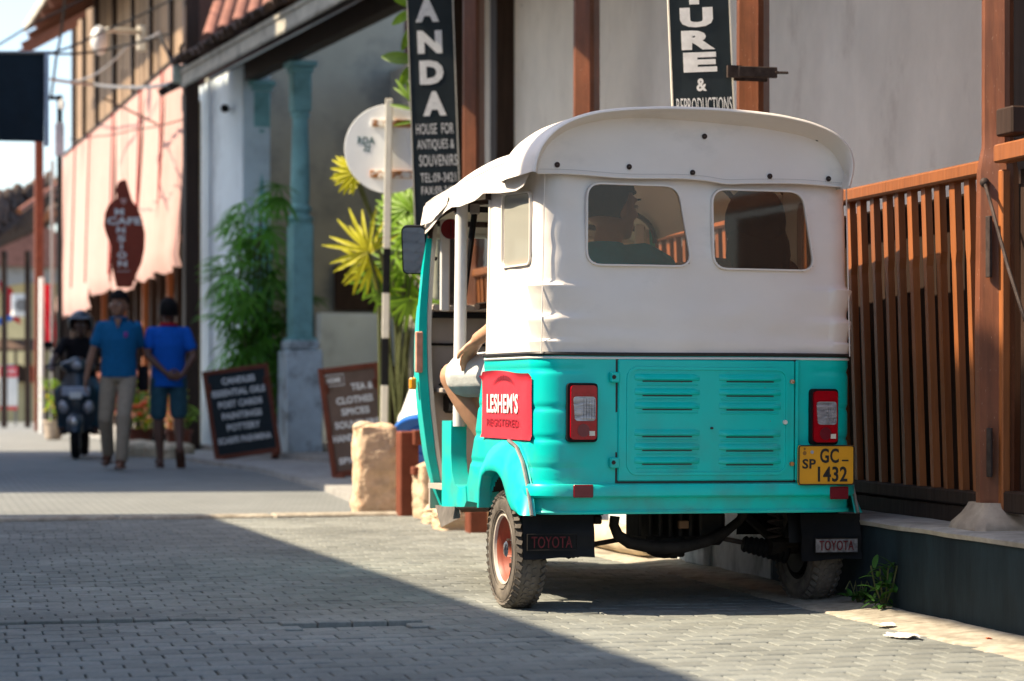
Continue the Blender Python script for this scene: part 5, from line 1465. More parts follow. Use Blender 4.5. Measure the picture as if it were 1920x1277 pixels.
rough_block('stone_block', 'low sandstone block behind the three wheeler wheel arch', 'stone', (gx(868, 13.2), 13.2, -.02), R(14), .3, .25, .16, D['stone'], 14)
timber('low brown timber stub seen under the three wheeler floor', 893, 12.9, .1, .12, .12)
rough_block('stone_block', 'low pale stone beside the brown stub under the three wheeler', 'stone', (gx(845, 13.8), 13.8, -.02), R(14), .28, .2, .12, D['stone'], 21)
# pale log lying along the kerb
t = thing('log', 'pale split log lying along the kerb, seen under the three wheeler', 'log', S(0, 0, 0), YAW)
g = G(); pts = [(-.10 + .006 * sin(k), 2.15 + k * .22, .075) for k in range(14)]; g.tube(pts, [.055, .066, .068, .066, .066, .064, .066, .066, .064, .066, .065, .064, .066, .062], 14)
g.v = [v + Vector((noise.noise(v * 9) * .012, 0, noise.noise(v * 9 + Vector((4, 4, 4))) * .012)) for v in g.v]; g.build('trunk', D['log'], t, 60)
# drum of blue and white plastic lying tilted
t = thing('barrel', 'tilted white barrel with a blue round end behind the brown timber post', 'barrel', (gx(797, 15.4), 15.4, pz_(826, 15.4)), 0, rot=(R(42), R(0), R(-14)))
Rr = 62 / 4533 * 15.4
g = G(); g.lathe([(Rr * .97, .0), (Rr * .97, .1), (Rr * .99, .13), (Rr * .95, .16), (Rr * .9, .5), (Rr * .88, .56), (.0, .56)], n=36, axis='y'); g.build('drum', D['white_p'], t, 40)
g = G(); g.lathe([(Rr * 1.02, .02), (Rr * 1.03, -.02), (Rr * .99, -.025), (Rr * .96, -.005), (Rr * .62, -.004), (Rr * .6, -.012), (Rr * .57, -.012), (Rr * .55, -.002), (0, -.002)], n=36, axis='y'); g.build('lid', D['blue_p'], t, 40)
t = thing('bucket', 'blue plastic crate standing by the kerb, glimpsed under the three wheeler', 'crate', S(3.35, -.3, 0), YAW)
g = G(); g.box((0, 0, .2), (.16, .24, .4), bev=.02); g.box((0, 0, .4), (.2, .28, .03), bev=.01); g.build('body', D['blue_p'], t, 30)
# ---------------------------------------------------------------- sandwich boards
def aboard(label, px0, px1, ptop, pbot, d, lines, tilt, m, rz, lw=.9, logo=False):
    w_ = (px1 - px0) / 4533 * d; h_ = (pbot - ptop) / 4533 * d
    z0 = pz_(pbot, d)
    t = thing('sandwich_board', label, 'sign board', (gx((px0 + px1) / 2, d), d, z0 + .04), 0, rot=(R(-9), R(tilt), rz))
    g = G(); g.box((0, 0, h_ / 2), (w_ * .9, .012, h_ * .94)); g.build('panel', m, t, 0)
    fw = .045
    for (c, dm) in (((-w_ / 2 + fw / 2, 0, h_ / 2), (fw, .035, h_)), ((w_ / 2 - fw / 2, 0, h_ / 2), (fw, .035, h_)), ((0, 0, fw / 2), (w_ - 2 * fw - .002, .035, fw)), ((0, 0, h_ - fw / 2), (w_ - 2 * fw - .002, .035, fw))):
        g = G(); g.box(c, dm, bev=.004); g.build('frame_rail', D['frame'], t, 0)
    for s_ in (-1, 1):
        g = G(); g.box((s_ * (w_ / 2 - .05), .16, h_ * .42), (.035, .03, h_ * .95), rot=(R(26), 0, 0), bev=.004); g.build('leg', D['frame'], t, 0)
        g = G(); g.box((s_ * (w_ / 2 - .06), .02, -.02), (.08, .3, .06), bev=.015); g.build('foot', D['frame'], t, 30)
    g = G()
    for st, fx, fz, fw_, fh_ in lines: g.text(st, (fx - .5) * w_, fz * h_, fw_ * w_, fh_ * h_ * 1.18, -.0075, .04)
    if logo:
        g.ribbon([(-.42 * w_, .83 * h_), (-.1 * w_, .83 * h_), (-.1 * w_, .93 * h_), (-.42 * w_, .93 * h_)], .008, -.01, -.006); g.text('HOME', -.26 * w_, .88 * h_, .22 * w_, .05 * h_, -.0075, .04)
    g.build('lettering', D['letter'], t, 0)
    return t
aboard('black sandwich board listing candles and essential oils, leaning before the white pier', 403, 528, 692, 862, 24.6,
       [('CANDLES', .52, .86, .5, .062), ('ESSENTIAL OILS', .5, .73, .8, .062), ('POST CARDS', .5, .6, .66, .062), ('PAINTINGS', .5, .47, .6, .062), ('POTTERY', .5, .34, .5, .062), ('SCARFS PASHMINA', .49, .2, .8, .062)], -8, D['black_paint'], R(10))
aboard('brown sandwich board with TEA and CLOTHES lettering behind the banded pole', 622, 738, 690, 898, 19.6,
       [('TEA &', .68, .80, .36, .055), ('CLOTHES', .53, .685, .6, .055), ('SPICES', .52, .58, .46, .055), ('SOUVENIRS', .52, .465, .72, .055), ('HANDICRAFTS', .5, .345, .8, .055), ('SPICE OILS', .5, .14, .7, .05)], -7, D['tan_sign'], R(8), logo=True)
# a third board edge behind (dark red)
t = thing('board_stack', 'dark red boards leaning behind the brown sandwich board', 'boards', (gx(752, 19.9), 19.9, .05), R(30), rot=(R(-12), 0, R(30)))
g = G(); g.box((0, 0, .45), (.3, .03, .95), bev=.005); g.build('board', D['wood_d'], t, 0)

# ================================================================ verandah house with teal columns
A2 = R(20.1); U2 = Vector((-sin(A2), cos(A2), 0)); N2 = Vector((cos(A2), sin(A2), 0)); O2 = Vector((-2.15, 24.7, 0))
def s2_of_px(px, n=0.0, O=O2, U=U2, N=N2):
    q = (px - 960) / 4533; b = O + N * n
    return (b.x - q * b.y) / (q * U.y - U.x)
vh = thing('column_house', 'verandah house with turned teal columns, white pier and carved eave board', 'house', O2, A2)
def V2(px, n=0): return s2_of_px(px, n)
# platform
g = G(); g.box((1.6, .5, .04), (3.4, 13.5, .12)); g.build('platform', D['concrete'], vh, 0)
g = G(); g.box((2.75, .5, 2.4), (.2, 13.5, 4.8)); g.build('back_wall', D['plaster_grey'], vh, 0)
g = G(); g.box((2.15, 5.36, .88), (.98, .2, 1.66), bev=.01); g.build('low_wall', D['plaster_blue'], vh, 0)
g = G(); g.box((2.25, 5.44, 2.03), (.7, .1, .56), bev=.01); g.build('window_shutter', D['wood_d'], vh, 0)
g = G(); g.box((2.62, 3.0, 2.2), (.08, .25, 4.4)); g.build('wall_pilaster', D['wood_d'], vh, 0)
a, b = V2(455), V2(372)
g = G(); g.box((.16, (a + b) / 2, 2.2), (.32, b - a, 4.4), bev=.015); g.build('pier', D['plaster_blue'], vh, 0)
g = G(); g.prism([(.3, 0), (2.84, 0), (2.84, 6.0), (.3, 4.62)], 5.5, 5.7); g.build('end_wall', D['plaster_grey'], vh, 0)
g = G(); g.box((1.3, -6.1, 2.3), (2.8, .15, 4.6)); g.build('near_end_wall', D['wood_d'], vh, 0)
def column(s_):
    o = bpy.data.objects.new('column', None); COL.objects.link(o); o.parent = vh; o.location = (.22, s_, 0); o.empty_display_size = .1
    g = G(); g.box((0, 0, .6), (.39, .39, 1.13), bev=.012); g.box((0, 0, 1.22), (.34, .34, .1), bev=.02); g.build('plinth', D['pillar_base'], o, 0)
    g = G(); g.box((0, 0, 1.275), (.3, .3, .05), bev=.01); g.box((0, 0, 1.9), (.235, .235, 1.22), bev=.02)
    pr = [(.105, 2.5), (.135, 2.53), (.14, 2.57), (.1, 2.6), (.095, 2.62), (.12, 2.645), (.12, 2.68), (.092, 2.71), (.1, 2.76), (.102, 2.95), (.095, 3.2), (.086, 3.5), (.082, 3.62), (.1, 3.64), (.1, 3.67), (.082, 3.69)]
    g.lathe(pr, n=24)
    g.box((0, 0, 3.9), (.2, .2, .42), bev=.015); g.box((0, 0, 4.13), (.24, .24, .05), bev=.01); g.box((0, 0, 4.19), (.3, .3, .06), bev=.01)
    g.build('shaft', D['pillar'], o, 40)
    return o
column(V2(563, .22)); column(V2(487, .22))
g = G(); g.box((.1, .0, 4.32), (.16, 11.6, .2)); g.build('beam', D['wood_d'], vh, 0)
g = G(); g.prism([(-.55, 4.32), (-.55, 4.36), (3.2, 6.3), (3.2, 6.26)], -6.2, V2(345, -.5), ); g.build('soffit', D['wood_d'], vh, 0)
for k in range(22):
    g = G(); g.box((0, 0, 0), (2.2, .07, .09)); g.build('rafter', D['wood_d'], vh, 0, loc=(.45, -6 + k * .5, 4.78), rot=(0, -atan2(1.94, 3.75), 0))
s_end = V2(342, -.57)
g = G(); g.box((-.57, (s_end - 6.2) / 2, 4.29), (.03, s_end + 6.2, .19), bev=.004); g.build('fascia', D['valance'], vh, 0)
g = G(); g.box((-.59, (s_end - 6.2) / 2, 4.345), (.03, s_end + 6.2, .05), bev=.004)
k = -6.1
while k < s_end:
    g.add([(-.592, k, 4.2), (-.592, k + .07, 4.2), (-.592, k + .035, 4.155), (-.577, k, 4.2), (-.577, k + .07, 4.2), (-.577, k + .035, 4.155)], [(0, 1, 2), (3, 5, 4), (0, 2, 5, 3), (1, 4, 5, 2)]); k += .07
vo = g.build('carved_valance', D['valance'], vh, 0)
# tiles of the roof edge
def halftile(r=.085, L=.34, th=.012):
    g = G(); rg = []
    for y_, rr in ((0, r), (0, r - th), (L, r * .8 - th), (L, r * .8)):
        rg.append([(rr * cos(pi * k / 6), y_, rr * sin(pi * k / 6)) for k in range(7)])
    rg.append(rg[0]); g.rings(rg, cap=False, closed=False); return g.mesh('tile', D['tile'], 40)
tm = [halftile(.085 + .004 * k, .34) for k in range(3)]
sl = atan2(1.94, 3.75)
y = -4.2; i = 0
while y < s_end:
    for r_ in range(4):
        L = .28 * r_
        inst(random.choice(tm), 'tile', vh, (-.66 + L * cos(sl) + random.uniform(-.03, .03), y + random.uniform(-.015, .015), 4.385 + L * sin(sl) + random.uniform(0, .02)), (sl + random.uniform(-.08, .08), random.uniform(-.1, .1), -pi / 2 + random.uniform(-.08, .08)))
    y += .17; i += 1
g = G(); g.prism([(.35, 4.9), (.35, 4.93), (3.2, 6.38), (3.2, 6.34)], -6.2, s_end); g.build('roof_deck', D['tile'], vh, 0)
# gutter box, lamp and orange sheets at the end of the eave
g = G(); g.box((-.6, s_end + .06, 4.33), (.14, .1, .2), bev=.01); g.build('gutter_end', mat('pale_green_box', (.4, .45, .38), .7), vh, 0)
sh = None
for k in range(8):
    g = G(); rg = [[(.07 * cos(pi * q / 6), yy, .05 * sin(pi * q / 6)) for q in range(7)] for yy in (0, 1.3)]; g.rings(rg, cap=False, closed=False)
    g.build('ridge_sheet', D['redtile'], vh, 60, loc=(-.25 + k * .14, s_end + .1 - k * .13, 4.78 + k * .07), rot=(R(28), 0, R(-20)))
g = G(); g.ell((0, 0, 0), (.06, .06, .06)); q = P(432, 205, 27.6); 
lp = thing('wall_lamp', 'small dark lamp fixed high on the white pier', 'lamp', (q.x - .05, q.y - .12, q.z), 0)
g = G(); g.ell((0, 0, 0), (.05, .07, .05)); g.tube([(0, .05, 0), (.02, .25, .02)], .015, 6); g.build('lamp_body', D['blackrub'], lp)
# dark square post at the corner
pd = P(358, 727, 28.6); t = thing('timber_pole', 'tall dark square pole between the pink awning and the white pier', 'pole', (pd.x, pd.y, 0), A2)
g = G(); g.box((0, 0, 3.6), (.17, .17, 7.2), bev=.01); g.build('pole', D['wood_d'], t, 0)
pd2 = P(374, 727, 28.9); t = thing('drain_pipe', 'thin ochre stained pipe running down beside the dark pole', 'pipe', (pd2.x, pd2.y, 0), 0)
g = G(); g.tube([(0, 0, 0), (0, 0, 4.2)], .02, 8); g.build('pipe', mat('ochre_pipe', (.42, .3, .16), .8), t)

# ---------------------------------------------------------------- plants
def place_frond(me, root, pos, yaw, pitch, sc_=1.0, roll=0):
    o = bpy.data.objects.new('frond', me); COL.objects.link(o); o.parent = root
    o.matrix_local = Matrix.Translation(pos) @ Matrix.Rotation(yaw, 4, 'Z') @ Matrix.Rotation(pitch, 4, 'X') @ Matrix.Rotation(roll, 4, 'Y') @ Matrix.Scale(sc_, 4)
    return o
fans = [fan_mesh(D['leaf'], 9, .34, .035, 170, .35), fan_mesh(D['leaf'], 7, .3, .04, 140, .5), fan_mesh(D['leaf'], 11, .36, .03, 190, .3)]
rp_ = P(492, 727, 26.3)
t = thing('lady_palm', 'tall green fan palm clump growing between the white pier and the teal column', 'palm', (rp_.x, rp_.y - .2, .1), 0)
rnd = random.Random(4)
canes = []
for k in range(11):
    x, y = rnd.uniform(-.2, .2), rnd.uniform(-.2, .3); h_ = rnd.uniform(1.3, 2.7); lx = rnd.uniform(-.16, .12)
    g = G(); pts = [(x + lx * (q / 6) ** 2, y, h_ * q / 6) for q in range(7)]; g.tube(pts, .013, 6); g.build('cane', D['stem'], t)
    for q in range(12):
        zz = h_ * (.28 + .74 * q / 11); yaw = rnd.uniform(0, 2 * pi)
        bx = x + lx * (zz / h_) ** 2; L = rnd.uniform(.08, .22)
        place_frond(rnd.choice(fans), t, (bx + L * -sin(yaw), y + L * cos(yaw), zz + L * .35), yaw, rnd.uniform(-.9, .25), rnd.uniform(.7, 1.15), rnd.uniform(-.5, .5))
for px, py in ((450, 400), (440, 470), (438, 520), (455, 380), (480, 385), (520, 345), (505, 360), (530, 370), (460, 430), (465, 560), (445, 560)):
    q = P(px, py, 25.2) - Vector(t.location); place_frond(rnd.choice(fans), t, q, rnd.uniform(.6, 2.4), rnd.uniform(-.9, -.1), rnd.uniform(.8, 1.1), rnd.uniform(-.4, .4))
# bright yellow-green fan palm beside the sign pole
fy = [fan_mesh(D['leaf_y'], 10, .37, .034, 165, .2, .1), fan_mesh(D['leaf_y'], 8, .28, .045, 110, .2)]
fb = [fan_mesh(D['leaf_b'], 10, .34, .04, 160, .3), fan_mesh(D['leaf_b'], 8, .3, .035, 150, .4)]
bp = P(745, 727, 17.6)
t = thing('fan_palm', 'yellow green fan palm in sunlight behind the round traffic sign', 'palm', (bp.x, bp.y, .05), 0)
def fr_px(me, px, py, d_, ang, tilt=-.25, sc_=1.0, roll=0):
    """fan facing the street: centre at a pixel, direction ang in the picture plane (0 = up)"""
    q = P(px, py, d_) - Vector(t.location)
    o = bpy.data.objects.new('frond', me); COL.objects.link(o); o.parent = t
    o.matrix_local = Matrix.Translation(q) @ Matrix.Rotation(ang, 4, 'Y') @ Matrix.Rotation(R(90) + tilt, 4, 'X') @ Matrix.Rotation(roll, 4, 'Y') @ Matrix.Scale(sc_, 4)
    g = G(); b0 = Vector((0, .05, max(.2, q.z - 1.1))); g.tube([b0, (b0 * .4 + q * .6) + Vector((0, .05, .12)), q], .008, 5); g.build('petiole', D['stem'], t)
fr_px(fy[0], 690, 470, 17.3, R(-75), -.2, .95)
fr_px(fy[0], 694, 475, 17.35, R(-30), -.3, .75)
fr_px(fy[0], 700, 490, 17.4, R(-120), -.35, .8)
fr_px(fy[1], 668, 320, 17.2, R(-110), -.2, .75)
fr_px(fy[1], 662, 325, 17.25, R(-80), -.2, .6)
fr_px(fy[1], 675, 345, 17.3, R(-60), -.5, .5)
for px, py, a, s_ in ((740, 520, -150, .8), (760, 500, 170, .8), (735, 490, -100, .7), (770, 430, -60, .8), (745, 420, -40, .7), (770, 560, 180, .8), (750, 470, 120, .7), (765, 390, -50, .8), (745, 390, -80, .7), (780, 470, -90, .9), (700, 520, -140, .8), (770, 520, -120, .9), (755, 555, -170, .8), (720, 540, 170, .7), (778, 400, 20, .7), (785, 540, -150, .8)):
    fr_px(random.choice(fb), px, py, 17.5 + random.uniform(-.3, .5), R(a), random.uniform(-.6, .1), s_)
for k in range(5):
    g = G(); g.tube([(k * .06 - .12, .1, 0), (k * .07 - .14, .1, 1.5)], .014, 6); g.build('cane', D['stem'], t)
# climbing plant left of the ANDA board
lm = [leafmesh('leaf', .2, .085, D['leaf_b'], .3), leafmesh('leaf', .24, .035, D['leaf_b'], .25)]
bp = P(768, 727, 16.2)
t = thing('climbing_plant', 'bright green broad leaves hanging left of the tall ANDA board', 'plant', (bp.x, bp.y, 0), 0)
g = G(); g.tube([P(790, 380, 16.4) - Vector(t.location), P(788, 200, 16.4) - Vector(t.location), P(785, 0, 16.4) - Vector(t.location), P(785, -60, 16.4) - Vector(t.location)], .008, 6); g.build('vine', D['stem'], t)
for px, py, a, kk, s_ in ((775, 10, -60, 0, 1), (770, 22, -120, 0, .8), (778, 48, -150, 0, .9), (772, 112, -80, 0, 1.1), (776, 78, -30, 0, .6), (770, 125, -150, 0, .8), (765, -10, -70, 0, 1), (775, 195, -35, 1, .9), (778, 190, -55, 1, .8), (780, 200, -20, 1, 1), (775, 205, -75, 1, .8), (784, 170, 10, 1, .8), (782, 225, -100, 1, .7)):
    q = P(px, py, 16.2 + random.uniform(-.1, .1)) - Vector(t.location)
    o = bpy.data.objects.new('leaf', lm[kk]); COL.objects.link(o); o.parent = t
    o.matrix_local = Matrix.Translation(q) @ Matrix.Rotation(R(a), 4, 'Y') @ Matrix.Rotation(R(90) + random.uniform(-.4, .1), 4, 'X') @ Matrix.Scale(s_, 4)
# weeds at the foot of the plinth
wm = mat('dark_weed_leaf', (.04, .12, .02), .7, .35, 20, .1, trans=.2, rnd=.4)
wl = leafmesh('leaf', .075, .024, wm, .45); wl2 = leafmesh('leaf', .045, .03, wm, .3)
for i, (px, lab) in enumerate(((1660, 'dark green weed growing at the foot of the plinth behind the right wheel'), (1612, 'low weed with roundish leaves next to the right wheel'))):
    q = (px - 960) / 4533; b = S(0, -.04); s_ = (b.x - q * b.y) / (q * UY - UX)
    w_ = S(s_, -.045)
    t = thing('weed', lab, 'weed', (w_.x, w_.y, .012), 0)
    rnd = random.Random(i + 2)
    n_ = 46 if i == 0 else 16
    for k in range(n_):
        hh = rnd.uniform(.01, .15 if i == 0 else .03); a = rnd.uniform(0, 2 * pi)
        o = bpy.data.objects.new('leaf', wl if i == 0 else wl2); COL.objects.link(o); o.parent = t
        o.matrix_local = Matrix.Translation((rnd.uniform(-.04, .04), rnd.uniform(-.02, .02), hh)) @ Matrix.Rotation(a, 4, 'Z') @ Matrix.Rotation(rnd.uniform(.1, 1.2), 4, 'X') @ Matrix.Scale(rnd.uniform(.6, 1.0), 4)
    g = G()
    for k in range(4): g.tube([(0, 0, 0), (.02 * (k - 1.5), 0, .08), (.03 * (k - 1.5), 0, .15 if i == 0 else .05)], .003, 5)
    g.build('stalk', D['stem'], t)
# litter
def litter(name, label, px, py, w_, l_, m, seed, rz=0):
    dd = CAMZ * 4533 / (py - 727); p = P(px, 727, dd)
    g = G()
    def fn(u, v):
        x = (u - .5) * w_; y = (v - .5) * l_
        return (x + .01 * noise.noise(Vector((x * 30, y * 30, seed))), y, .006 + .012 * abs(noise.noise(Vector((x * 18 + seed, y * 22, 0)))) + .004 * noise.noise(Vector((x * 60, y * 60, seed))))
    g.grid(fn, 14, 8, lambda u, v: (u - .5) ** 2 + (v - .5) ** 2 < .25 + .08 * noise.noise(Vector((u * 4, v * 4, seed)))); o = g.build(name, m, None, 40)
    o.location = (p.x, p.y, .004); o.rotation_euler = (0, 0, rz); link_tag(o, label, 'litter')
litter('paper_scrap', 'crumpled whitish paper scrap on the sunny paving, the larger of the two', 1692, 1198, .1, .14, D['paper'], 1, .3)
litter('paper_scrap', 'narrow folded paper scrap nearest the kerb shadow', 1660, 1177, .062, .06, D['paper'], 5, -.2)
litter('plastic_scrap', 'tiny orange plastic scrap beside the sunny kerb', 1855, 1205, .026, .05, D['orange'], 9)

# ================================================================ the pink awning house
A3 = R(16.5); U3 = Vector((-sin(A3), cos(A3), 0)); N3 = Vector((cos(A3), sin(A3), 0)); O3 = Vector((-4.1, 30.5, 0))
def V3(px, n=0): return s2_of_px(px, n, O3, U3, N3)
ah = thing('awning_house', 'two storey house with weathered boards above and brown cafe front below the pink awning', 'house', O3, A3)
g = G(); g.box((1.6, 7, 1.2), (.2, 15, 2.4)); g.build('shop_back_wall', D['wood_d'], ah, 0)
g = G(); g.box((.9, 7, 2.75), (1.5, 15, .1)); g.build('shop_ceiling', D['wood_d'], ah, 0)
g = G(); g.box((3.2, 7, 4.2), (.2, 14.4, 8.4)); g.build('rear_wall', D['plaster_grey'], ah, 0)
g = G(); g.box((1.7, 14.2, 4.2), (3.2, .2, 8.4)); g.build('far_end_wall', D['wood_d'], ah, 0)
g = G(); g.box((1.7, -.2, 6.3), (3.2, .2, 4.2)); g.build('near_end_wall', mat('dark_red_brown_wall', (.12, .06, .045), .9), ah, 0)
bmh = None
g = G(); g.box((0, 0, 1.95), (.03, .27, 3.9), bev=.006); bmh = g.mesh('wall_board', D['wood_g'], 0)
k = 0; s_ = -.1
while s_ < 14.1:
    inst(bmh, 'wall_board', ah, (.16 + random.uniform(-.008, .008), s_ + .14, 4.7), (0, 0, random.uniform(-.01, .01))); s_ += .285
g = G(); g.box((0, 0, 1.95), (.07, .1, 3.9), bev=.006); bt = g.mesh('batten', D['wood_d'], 0)
for px in (319, 281, 247, 212, 179, 155, 138): inst(bt, 'batten', ah, (.12, V3(px, .1), 4.7))
g = G(); g.box((.1, 7, 5.02), (.12, 14.4, .1)); g.build('sill_beam', D['wood_d'], ah, 0)
# overhanging roof
g = G(); g.prism([(-.95, 6.85), (-.95, 6.95), (3.6, 9.6), (3.6, 9.5)], -.8, V3(52, -.95)); g.build('roof', mat('brown_roof_boards', (.14, .075, .055), .85, .3, 6, .3), ah, 0)
g = G(); g.box((-.98, (V3(50, -.95) - .8) / 2, 6.92), (.04, V3(50, -.95) + .8, .16), bev=.005); g.build('barge_board', D['valance'], ah, 0)
for k in range(12):
    g = G(); g.box((0, 0, 0), (1.5, .08, .12)); g.build('rafter', mat('reddish_rafter', (.2, .09, .06), .8) if k == 0 else bpy.data.materials['reddish_rafter'], ah, 0, loc=(-.3, k * 1.2 + .4, 7.1), rot=(0, -atan2(2.65, 4.55), 0))
# row of tile ends above the awning
y = .1
while y < 13.6:
    inst(random.choice(tm), 'tile', ah, (-.02 + random.uniform(-.03, .03), y, 4.93 + random.uniform(-.03, .03)), (R(20) + random.uniform(-.2, .2), 0, -pi / 2 + random.uniform(-.2, .2))); y += .3
# cafe front: posts, rail
for k in range(16):
    g = G(); g.box((0, 0, 1.25), (.09, .09, 2.5), bev=.006); g.build('post', D['wood_o'] if k % 3 == 1 else D['wood_d'], ah, 0, loc=(.35, .4 + k * .85, 0))
g = G(); g.box((.35, 7, 1.0), (.06, 13.6, .08)); g.box((.35, 7, .35), (.06, 13.6, .08)); g.build('rail', D['frame'], ah, 0)
for k in range(60):
    if k % 2 == 0:
        g = G() if k == 0 else g
    inst(bmb, 'baluster', ah, (.35, .4 + k * .22, .38)) if k else None
    if k == 0:
        g = G(); g.box((0, 0, .3), (.035, .035, .6)); bmb = g.mesh('baluster', D['frame'], 0)
g = G(); g.box((.5, 7, .08), (1.6, 14.4, .16)); g.build('step', D['concrete'], ah, 0)
# awning panels
t = thing('awning', 'sunlit pink cloth awning of hanging panels above the cafe front', 'awning', O3, A3)
seams = [(350, 311, 506), (311, 269, 522), (269, 218, 545), (218, 173, 548), (173, 146, 585), (146, 119, 592)]
for i, (pa, pb, pyb) in enumerate(seams):
    sa, sb = V3(pa, -.05) + .02, V3(pb, -.05) - .02; dm = (O3 + U3 * (sa + sb) / 2).y
    zb_ = CAMZ + (727 - pyb) / 4533 * dm
    def fn(u, v, sa=sa, sb=sb, zb_=zb_, i=i):
        s_ = lerp(sa, sb, u); z = lerp(zb_ - .05 * sin(pi * u) + .05 * sin(u * 9 + i) ** 2, 5.0, v)
        out = -.06 - .1 * (1 - v) ** 1.4 - .05 * sin(u * pi * 3 + i) * (1 - v) - .03 * sin(u * 17) * (1 - v) - .06 * sin(pi * u) * (1 - v)
        if v < .04: out += .05
        return (out, s_, z)
    g = G(); g.grid(fn, 26, 18); g.build('awning_panel', D['pink'], t, 60)
g = G(); g.tube([(-.06, .1, 5.0), (-.06, 14, 5.0)], .03, 6); g.build('awning_rail', D['wood_d'], t)
for pa in (311, 269, 218, 173, 146):
    sa = V3(pa, -.05); g = G(); g.tube([(-.1, sa, 4.95), (-.17, sa, 2.5)], .014, 5); g.build('seam_cord', D['red_cloth'], t)
# cafe sign
sh_ = [(300, 68), (262, 90), (245, 150), (255, 220), (190, 265), (158, 340), (150, 440), (170, 510), (205, 600), (215, 690), (218, 780), (235, 870), (250, 930), (370, 930), (400, 840), (450, 730), (470, 620), (475, 500), (450, 380), (420, 300), (370, 230), (350, 160), (328, 75)]
d = 29.3
c0 = P(233, 440, d)
poly = [((160 + a / 4.255 - 233) / 4533 * d, (440 - (320 + b / 4.255)) / 4533 * d) for a, b in sh_]
t = thing('cafe_sign', 'brick red vase shaped sign reading CAFE MANSION hanging before the pink awning', 'sign', c0, R(4))
g = G(); g.prism(rpoly(poly, .02, 3), -.02, .02); g.build('board', D['signred'], t, 20)
g = G()
for st, px, py, w_, h_ in (('M', 224, 397, 17, 13), ('CAFE', 233, 414, 64, 14), ('N', 227, 431, 16, 12), ('S', 228, 447, 15, 12), ('I', 228, 462, 4, 12), ('O', 229, 478, 17, 13), ('N', 230, 494, 17, 12)):
    g.text(st, (px - 233) / 4533 * d, (440 - py) / 4533 * d, w_ / 4533 * d, h_ / 4533 * d, -.021, .04)
g.text('RESTAURANT', (232 - 233) / 4533 * d, (440 - 508) / 4533 * d, 24 / 4533 * d, 3 / 4533 * d, -.021, .0)
g.build('lettering', D['letter'], t, 0)
g = G()
q = [(-13, 0, -9, 0)]
cup = [(-6, 372), (6, 372), (4, 380), (0, 383), (-4, 380)]
g.prism([((232 + a - 233) / 4533 * d, (440 - b) / 4533 * d) for a, b in cup], -.026, -.02); g.build('cup_emblem', D['pink'], t, 0)
g = G()
for x in (-.02, .03): g.tube([(x, 0, (440 - 340) / 4533 * d), (x + .0, .0, (440 - 130) / 4533 * d)], .004, 4)
g.build('hanging_wire', D['iron'], t)
# bracket arm holding the sign
q = P(233, 200, 30.2)
t = thing('sign_bracket', 'thin iron bracket arm above the CAFE MANSION sign', 'bracket', q, 0)
g = G(); g.tube([(-.1, -.9, 0), (.1, 3.0, .05)], .014, 6); g.build('arm', D['iron'], t)
# plants and pots by the cafe
pots = [(262, 28.6, .5), (290, 28.9, .35), (246, 29.3, .6), (335, 28.0, .4), (100, 36.0, .6)]
lf = leafmesh('leaf', .2, .06, D['leaf_b'], .4); lf2 = leafmesh('leaf', .16, .05, D['leaf_y'], .3)
for i, (px, dd, h_) in enumerate(pots):
    p = P(px, 727, dd)
    lab = ['potted green plant with orange flowers between the two walkers', 'dark potted plant right behind the walker in denim shorts', 'tall potted plant by the cafe posts behind the khaki trousers', 'potted plant at the foot of the dark square pole', 'potted shrub beside the far white post, left of the scooter'][i]
    t = thing('potted_plant', lab, 'plant', (p.x, p.y, 0), 0)
    g = G(); g.lathe([(.09, 0), (.12, .02), (.15, .24), (.165, .25), (.165, .29), (.14, .29), (.13, .2), (0, .2)], n=18); g.build('pot', [D['frame'], D['blackrub'], D['foot'], D['frame'], D['foot']][i], t, 40)
    rnd = random.Random(i)
    for k in range(34):
        o = bpy.data.objects.new('leaf', rnd.choice([lf, lf, lf2])); COL.objects.link(o); o.parent = t
        o.matrix_local = Matrix.Translation((rnd.uniform(-.12, .12), rnd.uniform(-.12, .12), .27 + rnd.uniform(0, h_))) @ Matrix.Rotation(rnd.uniform(0, 6.28), 4, 'Z') @ Matrix.Rotation(rnd.uniform(-.2, 1.2), 4, 'X')
    g = G()
    for k in range(5): g.tube([(0, 0, .2), (.05 * (k - 2), .02 * k, .27 + h_)], .006, 5)
    g.build('stalk', D['stem'], t)
    if i == 0:
        for k in range(4):
            g = G(); g.ell((0, 0, 0), (.045, .045, .03), 8, 5); g.build('flower', D['orange'], t, loc=(rnd.uniform(-.15, .1), -.12, .45 + rnd.uniform(0, .25)))
# stones along the cafe step
for i, (px, dd, w_) in enumerate(((275, 27.2, .42), (298, 27.0, .3), (330, 26.6, .34), (255, 27.8, .3))):
    rough_block('stone_block', ['low pale step stone behind the khaki trousers', 'small low stone behind the bare legs', 'low stone at the foot of the dark pole', 'low stone left of the step stone by the cafe'][i], 'stone', (gx(px, dd), dd, -.02), .3 * i, w_, .3, .16, D['log'], 30 + i)
# street lamp on a bracket
q = P(215, 62, 33.5)
t = thing('street_lamp', 'white street lamp on a short bracket arm fixed to the weathered boards', 'street lamp', q, 0)
g = G(); g.tube([(-.08, -.2, .02), (.3, .3, .06), (.35, .6, .05)], .035, 8); g.box((.33, .35, -.02), (.14, .1, .36), bev=.02); g.build('arm', D['cream'], t)
g = G(); g.ell((-.16, -.3, -.14), (.12, .2, .2), 16, 10); g.build('head', D['white_p'], t)
